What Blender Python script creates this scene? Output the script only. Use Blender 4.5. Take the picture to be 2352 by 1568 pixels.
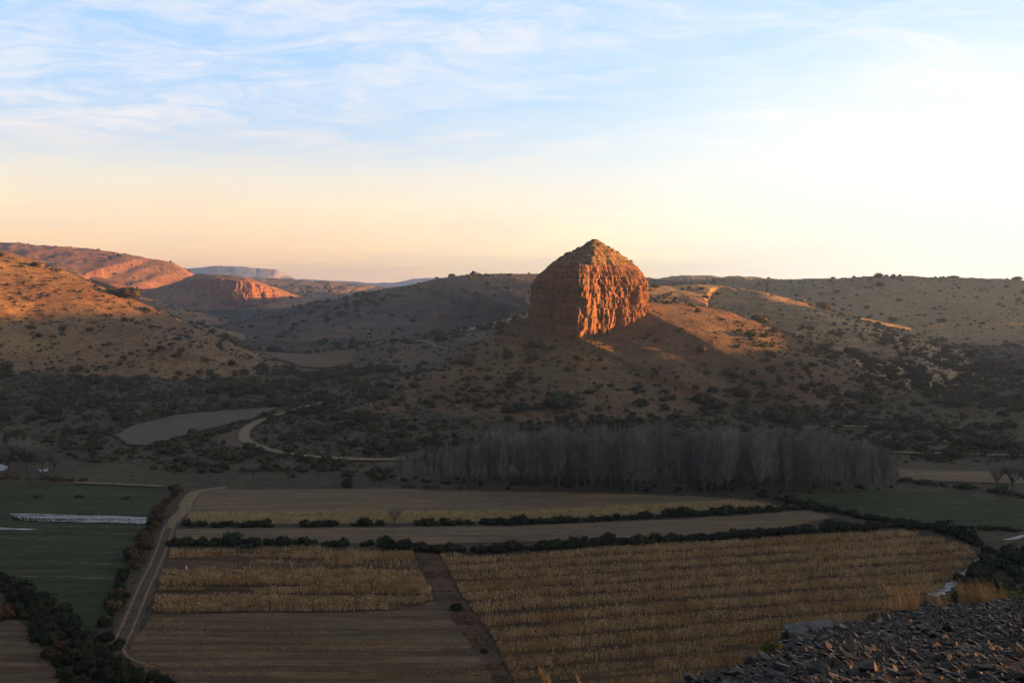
import bpy, bmesh, math, random
import numpy as np
from mathutils import Vector, Matrix
from mathutils.geometry import delaunay_2d_cdt

for o in list(bpy.data.objects): bpy.data.objects.remove(o)
SC = bpy.context.scene
COL = SC.collection
PI = math.pi

# ------------------------------------------------------------------ camera
CAM_H = 60.0
F, CU, CV, HV = 2258.0, 1176.0, 784.0, 658.6      # focal length and centre on a 2352 px wide picture
PITCH = math.atan((CV - HV) / F)
cam_d = bpy.data.cameras.new('camera'); cam = bpy.data.objects.new('camera', cam_d); COL.objects.link(cam)
cam_d.sensor_width = 36.0; cam_d.lens = 36.0 * F / 2352.0
cam_d.clip_start = 0.3; cam_d.clip_end = 40000.0
cam.location = (0, 0, CAM_H); cam.rotation_euler = (PI/2 - PITCH, 0, 0)
SC.camera = cam
SC.render.resolution_x = 1024; SC.render.resolution_y = 682

# ------------------------------------------------------------------ sun, sky, exposure
SUN_AZ, SUN_EL = math.radians(84.0), math.radians(2.8)     # azimuth to the right of the view direction (+Y)
SUN_STRENGTH, SUN_COLOR, SKY_GAIN = 5.0, (1.0, 0.39, 0.09), 0.178
sd = Vector((math.sin(SUN_AZ)*math.cos(SUN_EL), math.cos(SUN_AZ)*math.cos(SUN_EL), math.sin(SUN_EL)))
sun_d = bpy.data.lights.new('sun', 'SUN'); sun_d.energy = SUN_STRENGTH; sun_d.angle = math.radians(0.5)
sun_d.color = SUN_COLOR
sun = bpy.data.objects.new('sun', sun_d); COL.objects.link(sun)
sun.rotation_euler = sd.to_track_quat('Z', 'Y').to_euler()
HAZE_DENSITY, HAZE_ANISO = 0.95e-4, 0.65
HAZE_COLOR = (0.38, 0.60, 1.0)
SC.view_settings.view_transform = 'Standard'; SC.view_settings.look = 'None'
SC.view_settings.exposure = 2.5; SC.view_settings.gamma = 1.0
SC.view_settings.use_curve_mapping = False
SC.cycles.volume_bounces = 0; SC.cycles.max_bounces = 4; SC.cycles.diffuse_bounces = 3
SC.cycles.transparent_max_bounces = 4

class NT:
    """small helper to write node trees"""
    def __init__(s, tree): s.t = tree; s.n = tree.nodes; s.l = tree.links
    def node(s, typ, props=None, **inp):
        n = s.n.new(typ)
        for k, v in (props or {}).items(): setattr(n, k, v)
        for k, v in inp.items():
            key = int(k[1:]) if k[0] == 'i' and k[1:].isdigit() else k.replace('_', ' ')
            s.set(n.inputs[key], v)
        return n
    def set(s, sock, v):
        if isinstance(v, bpy.types.NodeSocket): s.l.new(v, sock)
        elif isinstance(v, bpy.types.Node): s.l.new(v.outputs[0], sock)
        else:
            if isinstance(v, (tuple, list)) and len(v) == 3 and sock.type == 'RGBA': v = (*v, 1)
            sock.default_value = v
    def math(s, op, a, b=0.0, c=0.0, clamp=False):
        n = s.n.new('ShaderNodeMath'); n.operation = op; n.use_clamp = clamp
        for i, v in enumerate((a, b, c)): s.set(n.inputs[i], v)
        return n.outputs[0]
    def vmath(s, op, a, b=(0, 0, 0)):
        n = s.n.new('ShaderNodeVectorMath'); n.operation = op
        s.set(n.inputs[0], a); s.set(n.inputs[1], b)
        return n.outputs['Value'] if op in ('DOT_PRODUCT', 'LENGTH') else n.outputs[0]
    def mix(s, f, a, b, blend='MIX'):
        n = s.n.new('ShaderNodeMix'); n.data_type = 'RGBA'; n.blend_type = blend
        s.set(n.inputs[0], f); s.set(n.inputs[6], a); s.set(n.inputs[7], b)
        return n.outputs[2]
    def ramp(s, f, stops, interp='LINEAR'):
        n = s.n.new('ShaderNodeValToRGB'); s.set(n.inputs[0], f); e = n.color_ramp.elements
        n.color_ramp.interpolation = interp
        while len(e) < len(stops): e.new(0.5)
        for k, (p, c) in enumerate(stops):
            e[k].position = p
            e[k].color = (c, c, c, 1) if isinstance(c, (int, float)) else (*c, 1)
        return n.outputs[0]
    def smooth(s, v, a, b, lo=0.0, hi=1.0):
        n = s.n.new('ShaderNodeMapRange'); n.interpolation_type = 'SMOOTHSTEP'
        s.set(n.inputs[0], v)
        for i, k in enumerate((a, b, lo, hi)): n.inputs[i+1].default_value = k
        return n.outputs[0]
    def noise(s, vec, scale, detail=4, rough=0.55, dist=0.0, out=0):
        n = s.n.new('ShaderNodeTexNoise'); s.set(n.inputs['Vector'], vec)
        n.inputs['Scale'].default_value = scale; n.inputs['Detail'].default_value = detail
        n.inputs['Roughness'].default_value = rough; n.inputs['Distortion'].default_value = dist
        return n.outputs[out]
    def mapping(s, vec, loc=(0,0,0), rot=(0,0,0), scale=(1,1,1)):
        n = s.n.new('ShaderNodeMapping'); s.set(n.inputs[0], vec)
        n.inputs[1].default_value = loc; n.inputs[2].default_value = rot; n.inputs[3].default_value = scale
        return n.outputs[0]

def srgb(r, g, b):
    return tuple(((c/255.0)/12.92 if c/255.0 <= 0.04045 else ((c/255.0+0.055)/1.055)**2.4) for c in (r, g, b))

world = bpy.data.worlds.new('World'); SC.world = world; world.use_nodes = True
w = NT(world.node_tree); w.n.clear()
tc = w.node('ShaderNodeTexCoord').outputs['Generated']
sep = w.node('ShaderNodeSeparateXYZ', i0=tc); dx, dy, dz = sep.outputs
el = w.math('MAXIMUM', dz, 0.0)
# angle to the sun, along the horizon: -1 .. 1
hl = w.math('SQRT', w.math('ADD', w.math('MULTIPLY', dx, dx), w.math('MULTIPLY', dy, dy)))
ca = w.math('DIVIDE', w.math('ADD', w.math('MULTIPLY', dx, math.sin(SUN_AZ)), w.math('MULTIPLY', dy, math.cos(SUN_AZ))), w.math('MAXIMUM', hl, 0.001))
# away from the sun / towards the sun
cool = w.ramp(el, [(0.0, (1.38, .74, .38)), (0.035, (1.26, .78, .44)), (0.075, (1.08, .84, .58)),
                   (0.105, (.90, .84, .72)), (0.14, srgb(200, 218, 240)), (0.18, srgb(176, 212, 250)), (0.30, srgb(168, 210, 254)), (0.5, srgb(88, 100, 128)), (1.0, srgb(50, 58, 74))])
warm = w.ramp(el, [(0.0, (1.45, 1.2, .66)), (0.05, (1.3, 1.15, .78)), (0.10, srgb(253, 252, 244)),
                   (0.15, srgb(226, 242, 252)), (0.20, srgb(196, 228, 255)), (0.30, srgb(162, 210, 255)), (0.5, srgb(92, 102, 122)), (1.0, srgb(50, 58, 74))])
base = w.mix(w.smooth(ca, -0.22, 0.42), cool, warm)
# clouds: cirrus seen on a plane high above the valley
zc = w.math('ADD', el, 0.09)
px = w.math('DIVIDE', dx, zc); py = w.math('DIVIDE', dy, zc)
pv = w.node('ShaderNodeCombineXYZ', i0=px, i1=py, i2=0.0).outputs[0]
warpn = w.noise(pv, 0.55, 4, 0.6, 0, 1)
pvw = w.vmath('ADD', pv, w.vmath('MULTIPLY', w.vmath('SUBTRACT', warpn, (0.5, 0.5, 0.5)), (1.5, 1.5, 0)))
c1 = w.noise(w.mapping(pvw, (3.1, 1.4, 0), (0, 0, 0.95), (0.6, 1.35, 1)), 1.0, 10, 0.68, 0.3)
c2 = w.noise(w.mapping(pvw, (7.3, 2.2, 0), (0, 0, -0.55), (0.9, 1.5, 1)), 1.9, 10, 0.70, 0.3)
c3 = w.noise(w.mapping(pv, (1.3, 5.0, 0), (0, 0, 0), (1, 1, 1)), 0.45, 3, 0.5)
c4 = w.noise(w.mapping(pvw, (2.3, 9.0, 0), (0, 0, 0.6), (1.6, 2.6, 1)), 2.6, 8, 0.68, 0.2)
cl = w.math('MULTIPLY', w.smooth(w.math('ADD', w.math('MULTIPLY', c1, 0.5), w.math('ADD', w.math('MULTIPLY', c2, 0.28), w.math('MULTIPLY', c4, 0.22))), 0.42, 0.62),
            w.smooth(c3, 0.30, 0.52, 0.45, 1.0))
ccol = w.mix(w.smooth(el, 0.03, 0.2), srgb(255, 224, 190), srgb(250, 243, 244))
ccol = w.mix(w.smooth(ca, -0.1, 0.5), ccol, srgb(252, 252, 252))
withc = w.mix(w.math('MULTIPLY', cl, 0.85), base, ccol)
# white glare around the sun
ds = w.math('MAXIMUM', w.vmath('DOT_PRODUCT', tc, tuple(sd)), 0.0)
lowband = w.smooth(el, 0.02, 0.36, 1.0, 0.0)
gl = w.math('MULTIPLY', w.smooth(ds, 0.14, 0.52), lowband)
glow = w.mix(w.math('MINIMUM', gl, 1.0), withc, (1.05, 1.04, 0.99))
glow = w.mix(w.math('POWER', ds, 14.0), glow, (2.6, 2.2, 1.5))
sky = w.node('ShaderNodeTexSky', dict(sky_type='NISHITA', sun_disc=False, sun_elevation=SUN_EL, sun_rotation=SUN_AZ, altitude=1200.0))
skys = w.vmath('MULTIPLY', sky.outputs[0], (0.05, 0.05, 0.05))
dusk = w.smooth(ca, -1.0, -0.36, 0.3, 1.0)      # the sky opposite the low sun is dimmer
tot = w.vmath('MULTIPLY', w.vmath('ADD', glow, skys), w.node('ShaderNodeCombineXYZ', i0=dusk, i1=dusk, i2=dusk).outputs[0])
bg = w.node('ShaderNodeBackground', Color=tot, Strength=SKY_GAIN)
wo = w.node('ShaderNodeOutputWorld', i0=bg.outputs[0])

# ------------------------------------------------------------------ noise
rs = np.random.RandomState(7)
_perm = rs.permutation(65536).astype(np.int64)
_val = rs.rand(65536)
def _h(ix, iy, iz, seed):
    a = _perm[(ix + seed*131) & 65535]; b = _perm[(a + iy) & 65535]; return _val[_perm[(b + iz) & 65535]]
def vnoise(x, y, z=None, seed=0):
    x = np.asarray(x, float); y = np.asarray(y, float)
    ix = np.floor(x).astype(np.int64); iy = np.floor(y).astype(np.int64)
    fx = x - ix; fy = y - iy; fx = fx*fx*(3-2*fx); fy = fy*fy*(3-2*fy)
    def plane(iz):
        a = _h(ix, iy, iz, seed); b = _h(ix+1, iy, iz, seed); c = _h(ix, iy+1, iz, seed); d = _h(ix+1, iy+1, iz, seed)
        return (a*(1-fx)+b*fx)*(1-fy) + (c*(1-fx)+d*fx)*fy
    if z is None: return plane(np.zeros_like(ix))*2-1
    z = np.asarray(z, float); iz = np.floor(z).astype(np.int64); fz = z-iz; fz = fz*fz*(3-2*fz)
    return (plane(iz)*(1-fz) + plane(iz+1)*fz)*2-1
def fbm(x, y, z=None, oct=4, seed=0, gain=0.5):
    s = 0; a = 1.0; f = 1.0; n = 0
    for k in range(oct):
        s = s + a*vnoise(x*f+k*17.3, y*f+k*9.1, None if z is None else z*f, seed+k); n += a; a *= gain; f *= 2.03
    return s/n

# ------------------------------------------------------------------ picture <-> world
SP, CP = math.sin(PITCH), math.cos(PITCH)
def ray(u, v):
    a = (u-CU)/F; b = (CV-v)/F
    return a, CP + b*SP, -SP + b*CP
def at(u, v, Y):
    a, b, c = ray(u, v); return (a/b*Y, Y, CAM_H + c/b*Y)
def ground(u, v, z=0.0):
    a, b, c = ray(u, v); t = (z-CAM_H)/c; return (a*t, b*t)
def project(x, y, z):
    x = np.asarray(x, float); y = np.asarray(y, float); dz_ = np.asarray(z, float)-CAM_H
    d = y*CP - dz_*SP; h = y*SP + dz_*CP
    return CU + F*x/d, CV - F*h/d, d

# ------------------------------------------------------------------ terrain
def ss(x, a, b):
    t = np.clip((np.asarray(x, float)-a)/(b-a), 0, 1); return t*t*(3-2*t)
# hills: ridge points (u, v, depth) or ('w', x, y, z); slope towards the viewer, slope away, rounding, noise
HILLS = [
 dict(name='left_hill', pts=[(-900,500,800),(-400,520,830),(0,572,900),(54,590,925),(125,615,950),(192,652,980),(256,680,1010),(304,701,1040),(352,718,1060)], sf=.33, sb=.3, r=10, n=2.0),
 dict(name='left_hill', pts=[(-300,640,760),(20,668,800),(141,693,800),(275,737,760),(384,780,700),(448,803,665),(478,840,640)], sf=.30, sb=.28, r=8, n=1.6),
 dict(name='spur_hill', pts=[(-200,590,1750),(60,607,1750),(112,622,1720),(184,640,1700),(245,660,1650),(323,684,1600),(390,700,1560)], sf=.30, sb=.35, r=12, n=3),
 dict(name='far_left_hill', pts=[(-900,500,2500),(-300,540,2600),(0,555,2600),(116,563,2600),(204,572,2600),(306,584,2600),(357,593,2600),(384,603,2580),(416,620,2560),(440,640,2550)], sf=.24, sb=.4, st=.7, r=30, n=5),
 dict(name='cliff_hill', pts=[(345,662,2420),(384,655,2340),(416,643,2280),(442,634,2240),(461,629,2220),(496,630,2200),(560,637,2200),(608,650,2240),(640,664,2300),(688,680,2380),(725,694,2450)], sf=.75, sb=.25, r=10, n=3),
 dict(name='far_ridge', pts=[(300,640,3600),(580,637,3500),(660,641,3500),(750,646,3500),(880,657,3500),(960,661,3400),(1100,661,3400)], sf=.10, sb=.1, r=40, n=5),
 dict(name='far_ridge', pts=[(600,660,3000),(700,668,2900),(780,669,2750),(830,673,2700),(885,690,2650)], sf=.14, sb=.12, r=30, n=4),
 dict(name='back_hill', pts=[(835,704,1230),(880,682,1250),(940,655,1280),(1000,641,1300),(1080,631,1320),(1150,628,1330),(1228,628,1340),(1400,628,1380),(1500,640,1400)], sf=.17, sb=.12, r=16, n=3),
 dict(name='back_hill', pts=[(790,783,1050),(870,777,1000),(960,771,960),(1080,762,900),(1160,752,860)], sf=.10, sb=.12, r=8, n=1.0),
 dict(name='butte_hill', pts=[(1360,735,600),(1300,735,590),(1235,732,585),(1205,733,582),(1150,775,560),(1090,815,540),(1000,865,510),(900,911,476),(840,934,455)], sf=.28, sb=.6, r=4, n=1.3, st=.4),
 dict(name='butte_hill', pts=[(1370,715,602),(1440,690,612),(1500,690,630),(1560,697,650),(1640,709,670),(1720,733,690)], sf=.32, sb=.22, r=7, n=1.3, st=.6),
 dict(name='butte_hill', pts=[(1335,782,545),(1290,858,490)], sf=.24, sb=.24, r=8, n=1.3, st=.24),
 dict(name='right_spur', pts=[(1480,662,1000),(1530,655,1040),(1600,651,1060),(1660,655,1060),(1720,665,1030),(1800,692,960),(1900,738,880),(2000,778,800),(2060,802,750),(2095,850,680)], sf=.20, sb=.25, r=12, n=1.6),
 dict(name='right_spur', pts=[(1560,838,560),(1660,832,570),(1800,828,590),(1960,826,620),(2060,832,650)], sf=.22, sb=.04, r=5, n=1.0, st=.2),
 dict(name='right_plateau', pts=[(1380,640,1650),(1500,641,1650),(1640,642,1620),(1750,641,1580),(1840,640,1540),(2000,636,1480),(2100,635,1450),(2200,637,1430),(2352,643,1400),(2700,655,1380)], sf=.155, sb=.012, r=24, n=2.2),
 dict(name='right_plateau', pts=[(1530,637,2500),(1570,632,2500),(1640,634,2500)], sf=.3, sb=.1, r=15, n=2),
 dict(name='right_plateau', pts=[(1675,634,2400),(1700,632,2400),(1735,634,2400)], sf=.3, sb=.1, r=15, n=2),
 dict(name='shade_ridge', pts=[('w',940,1500,106),('w',1150,1330,122)], sf=.4, sb=.4, r=8, n=2),  # knoll out of view, added to shade the hill behind the butte
 dict(name='shade_ridge', pts=[('s',900,930,20),('s',900,885,50),('s',900,740,53),('s',900,690,46),('s',900,660,24),('s',900,600,18),('s',900,540,15),('s',880,300,30),('s',860,100,38),('s',850,15,56.5),('s',850,-200,62)], sf=.5, sb=.3, r=8, n=1.5),  # ridge out of view, crest heights shaped to cast the valley shade
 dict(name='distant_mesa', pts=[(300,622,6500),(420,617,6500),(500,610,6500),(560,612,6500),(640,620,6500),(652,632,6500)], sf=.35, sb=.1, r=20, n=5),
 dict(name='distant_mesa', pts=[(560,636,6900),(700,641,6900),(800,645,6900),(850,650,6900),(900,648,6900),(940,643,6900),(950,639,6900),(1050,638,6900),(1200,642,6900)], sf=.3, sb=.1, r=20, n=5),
]
def sunside(a, c, h0):     # a along the sun's bearing, c across it, height of the shade it casts at a = 0
    sa, ca_ = math.sin(SUN_AZ), math.cos(SUN_AZ)
    return (a*sa - c*ca_, a*ca_ + c*sa, h0 + a*math.tan(SUN_EL))
for h in HILLS:
    h['w'] = np.array([p[1:] if p[0] == 'w' else sunside(*p[1:]) if p[0] == 's' else at(*p) for p in h['pts']], float)
NAMES = []
for h in HILLS:
    if h['name'] not in NAMES: NAMES.append(h['name'])
def seg_hill(h, x, y):
    P = h['w']; best = np.full(x.shape, 1e18); z = np.zeros(x.shape); side = np.zeros(x.shape); tip = np.zeros(x.shape)
    for a, b in zip(P[:-1], P[1:]):
        ex, ey = b[0]-a[0], b[1]-a[1]; L2 = ex*ex+ey*ey
        t = np.clip(((x-a[0])*ex + (y-a[1])*ey)/L2, 0, 1)
        qx, qy = x-(a[0]+t*ex), y-(a[1]+t*ey)
        d2 = qx*qx+qy*qy
        m = d2 < best
        end = (t <= 0) & (np.array_equal(a, P[0])) | (t >= 1) & (np.array_equal(b, P[-1]))
        best = np.where(m, d2, best); z = np.where(m, a[2]+t*(b[2]-a[2]), z)
        # towards the viewer: the offset points towards the camera
        rr = np.sqrt(d2)+1e-6
        s = -(qx*(a[0]+t*ex) + qy*(a[1]+t*ey))/rr/np.hypot(a[0]+t*ex, a[1]+t*ey)
        side = np.where(m, s, side); along = np.abs(qx*ex+qy*ey)/np.sqrt(L2)/rr; tip = np.where(m, np.where(end, ss(along, .1, .75), 0), tip)
    d = np.sqrt(best)
    k = ss(side, -0.6, 0.6)
    sl = h['sf']*k + h['sb']*(1-k); sl = sl + (h.get('st', max(h['sf'], h['sb']))-sl)*tip
    r = h['r']
    return z - sl*(np.sqrt(d*d+r*r)-r)
K = 3.5
def terrain(x, y, want_id=False):
    x = np.asarray(x, float); y = np.asarray(y, float)
    wx = x + 14*fbm(x/70, y/70, oct=2, seed=50)*ss(y, 360, 600); wy = y + 14*fbm(x/70+40, y/70, oct=2, seed=51)*ss(y, 360, 600)
    rough = ss(y, 345, 480)
    fl = 15*ss(y, 1700, 2350) + 15*ss(y, 2300, 4200)
    zs = [fl]; ids = {}
    for h in HILLS:
        z = seg_hill(h, wx*0.35+x*0.65, wy*0.35+y*0.65); zs.append(z)
        i = NAMES.index(h['name']); ids[i] = np.maximum(ids.get(i, -1e9), z)
    A = np.stack(zs); m = A.max(0)
    z = m + K*np.log(np.exp((A-m)/K).sum(0))
    hz = np.clip((z-fl)/12, 0, 1)
    n1 = fbm(x/45, y/45, oct=5, seed=3); n2 = fbm(x/9, y/9, oct=3, seed=13)
    far = ss(y, 1200, 2600)
    gul = 1-np.abs(fbm(x/90, y/140, oct=3, seed=23))*2
    z = z + rough*((0.5+hz*1.6)*n1*(1+far) + 0.22*n2*(0.4+hz)) - rough*hz*1.2*(gul > 0)*np.clip(gul, 0, 1)**4*(1+2*far)
    # strata ledges on the slopes
    q = z + 1.2*fbm(x/60, y/60, oct=3, seed=33)
    st = 5.5*(1+far); f = q/st - np.floor(q/st)
    z = z + rough*hz*0.55*(ss(f, 0.3, 0.7)-f)*(1+1.5*far)
    # level pad round the foot of the fields, always
    if want_id:
        B = np.stack([ids[i] for i in range(len(NAMES))]); bi = B.argmax(0); bm = B.max(0)
        return z, np.where(bm > fl + 0.8, bi, -1)
    return z
def tz(x, y): return float(terrain(np.array([x]), np.array([y]))[0])

# visibility of points from the camera over the terrain
def visible(x, y, z, n=60):
    ok = np.ones(len(x), bool)
    for t in np.linspace(0.25, 0.97, n):
        ok &= terrain(x*t, y*t) < CAM_H + (z-CAM_H)*t + 0.8
    return ok

# ------------------------------------------------------------------ object helpers
def mesh_np(name, V, Fc, smooth=False):
    me = bpy.data.meshes.new(name); V = np.asarray(V, np.float32); Fc = np.asarray(Fc, np.int32)
    n = Fc.shape[1]
    me.vertices.add(len(V)); me.vertices.foreach_set('co', V.ravel())
    me.loops.add(Fc.size); me.loops.foreach_set('vertex_index', Fc.ravel())
    me.polygons.add(len(Fc)); me.polygons.foreach_set('loop_start', np.arange(0, Fc.size, n, dtype=np.int32))
    me.update(calc_edges=True)
    me.polygons.foreach_set('use_smooth', np.full(len(Fc), smooth)); me.update()
    return me
def tag(o, label=None, cat=None, group=None, kind=None):
    if label: o['label'] = label
    if cat: o['category'] = cat
    if group: o['group'] = group
    if kind: o['kind'] = kind
    return o
def obj(name, me, mat=None, parent=None, loc=None, **kw):
    o = bpy.data.objects.new(name, me); COL.objects.link(o)
    if mat and me and not me.materials: me.materials.append(mat)
    if parent: o.parent = parent
    if loc: o.location = loc
    return tag(o, **kw)
def empty(name, loc, **kw):
    o = bpy.data.objects.new(name, None); COL.objects.link(o); o.location = loc; o.empty_display_size = 0.2
    return tag(o, **kw)
def copy_thing(root, kids, loc, rz, sc, label, group):
    r = root.copy(); COL.objects.link(r); r.location = loc; r.rotation_euler = (0, 0, rz); r.scale = sc
    r['label'] = label
    if group: r['group'] = group
    for ch in kids:
        c = ch.copy(); COL.objects.link(c); c.parent = r
    return r

# ------------------------------------------------------------------ materials
def new_mat(name):
    m = bpy.data.materials.new(name); m.use_nodes = True; t = NT(m.node_tree); t.n.clear()
    out = t.node('ShaderNodeOutputMaterial'); b = t.node('ShaderNodeBsdfPrincipled'); t.l.new(b.outputs[0], out.inputs[0])
    b.inputs['Roughness'].default_value = 0.95; b.inputs['Specular IOR Level'].default_value = 0.15
    return m, t, b
def bump(t, b, h, strength, dist):
    n = t.node('ShaderNodeBump', Height=h); n.inputs['Strength'].default_value = strength; n.inputs['Distance'].default_value = dist
    t.l.new(n.outputs[0], b.inputs['Normal'])
def slope_mat(name, dry, soil, scrub, speck=1.0, scale=1.0, red=(0.17, 0.075, 0.042)):
    m, t, b = new_mat(name)
    pos = t.node('ShaderNodeNewGeometry').outputs['Position']
    big = t.noise(pos, 0.012/scale, 5, 0.6)
    mid = t.noise(pos, 0.09/scale, 6, 0.65)
    fine = t.noise(pos, 0.9/scale, 5, 0.7)
    c = t.mix(t.smooth(t.math('ADD', t.math('MULTIPLY', big, .5), t.math('MULTIPLY', mid, .5)), .40, .60), soil, dry)
    c = t.mix(t.math('MULTIPLY', t.smooth(t.noise(pos, 0.03/scale, 5, .7), .54, .68), .55), c, red)
    c = t.mix(t.smooth(fine, .2, .8), t.mix(.5, c, t.vmath('MULTIPLY', c, (.45, .45, .45))), t.vmath('MULTIPLY', c, (1.35, 1.32, 1.28)))
    # tufts and low scrub
    v = t.node('ShaderNodeTexVoronoi', Vector=t.vmath('ADD', pos, t.vmath('MULTIPLY', t.noise(pos, .5/scale, 2, .5, 0, 1), (1.6*scale, 1.6*scale, 1.6*scale))), Scale=0.36/scale)
    sp = t.smooth(v.outputs['Distance'], .18, .36, 1, 0)
    sel = t.math('GREATER_THAN', t.node('ShaderNodeSeparateColor', i0=v.outputs['Color']).outputs[0], 0.60)
    sp = t.math('MULTIPLY', t.math('MULTIPLY', sp, sel), speck)
    c = t.mix(sp, c, scrub)
    t.set(b.inputs['Base Color'], c)
    bump(t, b, t.math('ADD', t.math('MULTIPLY', fine, .5), t.math('ADD', t.math('MULTIPLY', mid, 1.2), t.math('MULTIPLY', sp, .8))), 1.0, 0.8*scale)
    return m
DRY, SOIL, SCRUB = (.21, .155, .078), (.115, .078, .05), (.03, .032, .018)
M = {}
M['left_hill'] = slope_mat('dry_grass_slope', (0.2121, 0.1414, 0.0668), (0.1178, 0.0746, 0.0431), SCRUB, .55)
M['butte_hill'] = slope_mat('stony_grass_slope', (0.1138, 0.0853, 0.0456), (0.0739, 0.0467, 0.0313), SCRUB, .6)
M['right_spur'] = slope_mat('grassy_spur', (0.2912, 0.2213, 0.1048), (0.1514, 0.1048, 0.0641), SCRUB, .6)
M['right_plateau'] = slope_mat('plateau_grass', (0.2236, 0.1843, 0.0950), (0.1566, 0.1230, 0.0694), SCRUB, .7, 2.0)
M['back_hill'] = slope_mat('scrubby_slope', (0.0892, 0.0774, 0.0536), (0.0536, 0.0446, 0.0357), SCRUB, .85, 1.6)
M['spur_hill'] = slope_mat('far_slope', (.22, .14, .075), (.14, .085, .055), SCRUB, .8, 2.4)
M['far_left_hill'] = slope_mat('far_lit_slope', (.24, .145, .085), (.16, .095, .06), (.06, .045, .028), .8, 3.0)
M['cliff_hill'] = slope_mat('cliff_hill_slope', (.22, .14, .075), (.13, .08, .05), SCRUB, .9, 3.0)
M['far_ridge'] = slope_mat('far_ridge_slope', (.17, .13, .08), (.10, .08, .06), SCRUB, .8, 4.0)
M['distant_mesa'] = slope_mat('mesa_haze_slope', (.22, .26, .33), (.2, .23, .29), (.16, .18, .22), .5, 8.0)  # blue of the distant haze is put into these colours
M['shade_ridge'] = M['right_plateau']
M['floor'] = slope_mat('valley_floor', (0.0618, 0.0553, 0.0325), (0.0423, 0.0358, 0.0260), (0.0130, 0.0156, 0.0091), .9, 1.0, (0.0650, 0.0390, 0.0292))

def rock_mat():
    m, t, b = new_mat('red_rock')
    pos = t.node('ShaderNodeNewGeometry').outputs['Position']
    strat = t.noise(t.mapping(pos, scale=(.04, .04, .55)), 1.0, 6, .65, .3)
    vert = t.noise(t.mapping(pos, scale=(.35, .35, .035)), 1.0, 6, .65, .4)
    fine = t.noise(pos, 1.1, 6, .7)
    c = t.mix(t.smooth(strat, .35, .65), (.135, .073, .044), (.225, .12, .07))
    c = t.mix(t.math('MULTIPLY', t.smooth(vert, .50, .66), .65), c, (.085, .052, .038))
    c = t.mix(t.math('MULTIPLY', t.smooth(fine, .55, .75), .5), c, (.33, .19, .10))
    c = t.mix(t.math('MULTIPLY', t.smooth(t.noise(pos, .25, 5, .7), .56, .7), .5), c, (.10, .07, .045))
    t.set(b.inputs['Base Color'], c)
    bump(t, b, t.math('ADD', t.math('MULTIPLY', strat, .8), t.math('ADD', t.math('MULTIPLY', fine, .9), vert)), 1.0, .7)
    return m
M['rock'] = rock_mat()

def simple_mat(name, c1, c2, scale, rough=.95, bumpd=0.05, c3=None, stretch=(1, 1, 1), rot=0.0, per_object=0.0, island=0.0):
    m, t, b = new_mat(name)
    pos = t.node('ShaderNodeNewGeometry').outputs['Position']
    p = t.mapping(pos, rot=(0, 0, rot), scale=stretch)
    n = t.noise(p, scale, 6, .65)
    c = t.mix(t.smooth(n, .35, .65), c1, c2)
    if c3: c = t.mix(t.smooth(t.noise(p, scale*.23, 4, .6), .5, .66), c, c3)
    if per_object:
        rnd = t.node('ShaderNodeObjectInfo').outputs['Random']
        k = t.math('ADD', t.math('MULTIPLY', rnd, per_object*2), 1-per_object)
        kk = t.node('ShaderNodeCombineXYZ', i0=k, i1=k, i2=k).outputs[0]
        c = t.vmath('MULTIPLY', c, kk)
    if island:
        rnd = t.node('ShaderNodeNewGeometry').outputs['Random Per Island']
        k = t.math('ADD', t.math('MULTIPLY', rnd, island*2), 1-island)
        c = t.vmath('MULTIPLY', c, t.node('ShaderNodeCombineXYZ', i0=k, i1=k, i2=k).outputs[0])
    t.set(b.inputs['Base Color'], c); b.inputs['Roughness'].default_value = rough
    if bumpd: bump(t, b, n, 1.0, bumpd)
    return m
M['bush'] = simple_mat('dark_scrub_leaves', (0.0253, 0.0322, 0.0161), (0.0483, 0.0517, 0.0253), .35, per_object=.25, bumpd=0, c3=(0.0517, 0.0414, 0.0253))
M['bush_far'] = simple_mat('hill_scrub_leaves', (0.0264, 0.0312, 0.0168), (0.0600, 0.0576, 0.0288), .12, bumpd=0, c3=(0.0660, 0.0504, 0.0288))
M['hedge'] = simple_mat('hedge_leaves', (.014, .018, .009), (.032, .034, .016), .5, per_object=.25, bumpd=0)
M['willow'] = simple_mat('yellow_green_leaves', (.06, .062, .018), (.10, .095, .03), .6, per_object=.1, bumpd=0)
M['russet'] = simple_mat('russet_leaves', (.055, .034, .02), (.09, .055, .03), .6, per_object=.2, bumpd=0)
M['bark'] = simple_mat('grey_bark', (.05, .047, .045), (.08, .075, .07), 1.2, per_object=.2, bumpd=0)
M['twig'] = simple_mat('grey_twigs', (0.1170, 0.1144, 0.1014), (0.2015, 0.1950, 0.1755), .4, per_object=.2, bumpd=0)
M['maize'] = simple_mat('dry_maize', (.33, .215, .105), (.50, .36, .19), .35, bumpd=0, c3=(.36, .21, .09), island=.65)
M['stubble'] = simple_mat('stubble', (0.3162, 0.2372, 0.1150), (0.4600, 0.3594, 0.1725), .5, bumpd=0, island=.4)
M['stubble_soil'] = simple_mat('stubble_soil', (.13, .095, .05), (.2, .15, .075), .5, bumpd=.1)
M['drygrass'] = simple_mat('straw_grass', (.35, .22, .10), (.55, .36, .17), 3.0, bumpd=0)
M['stone'] = simple_mat('slate_stone', (0.0221, 0.0229, 0.0255), (0.0595, 0.0578, 0.0595), 7.0, rough=.55, bumpd=.02, c3=(0.0765, 0.0638, 0.0553), per_object=.3, island=.5)
M['gravel'] = simple_mat('dark_gravel', (.018, .018, .019), (.05, .044, .041), 14.0, bumpd=.05)

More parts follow.
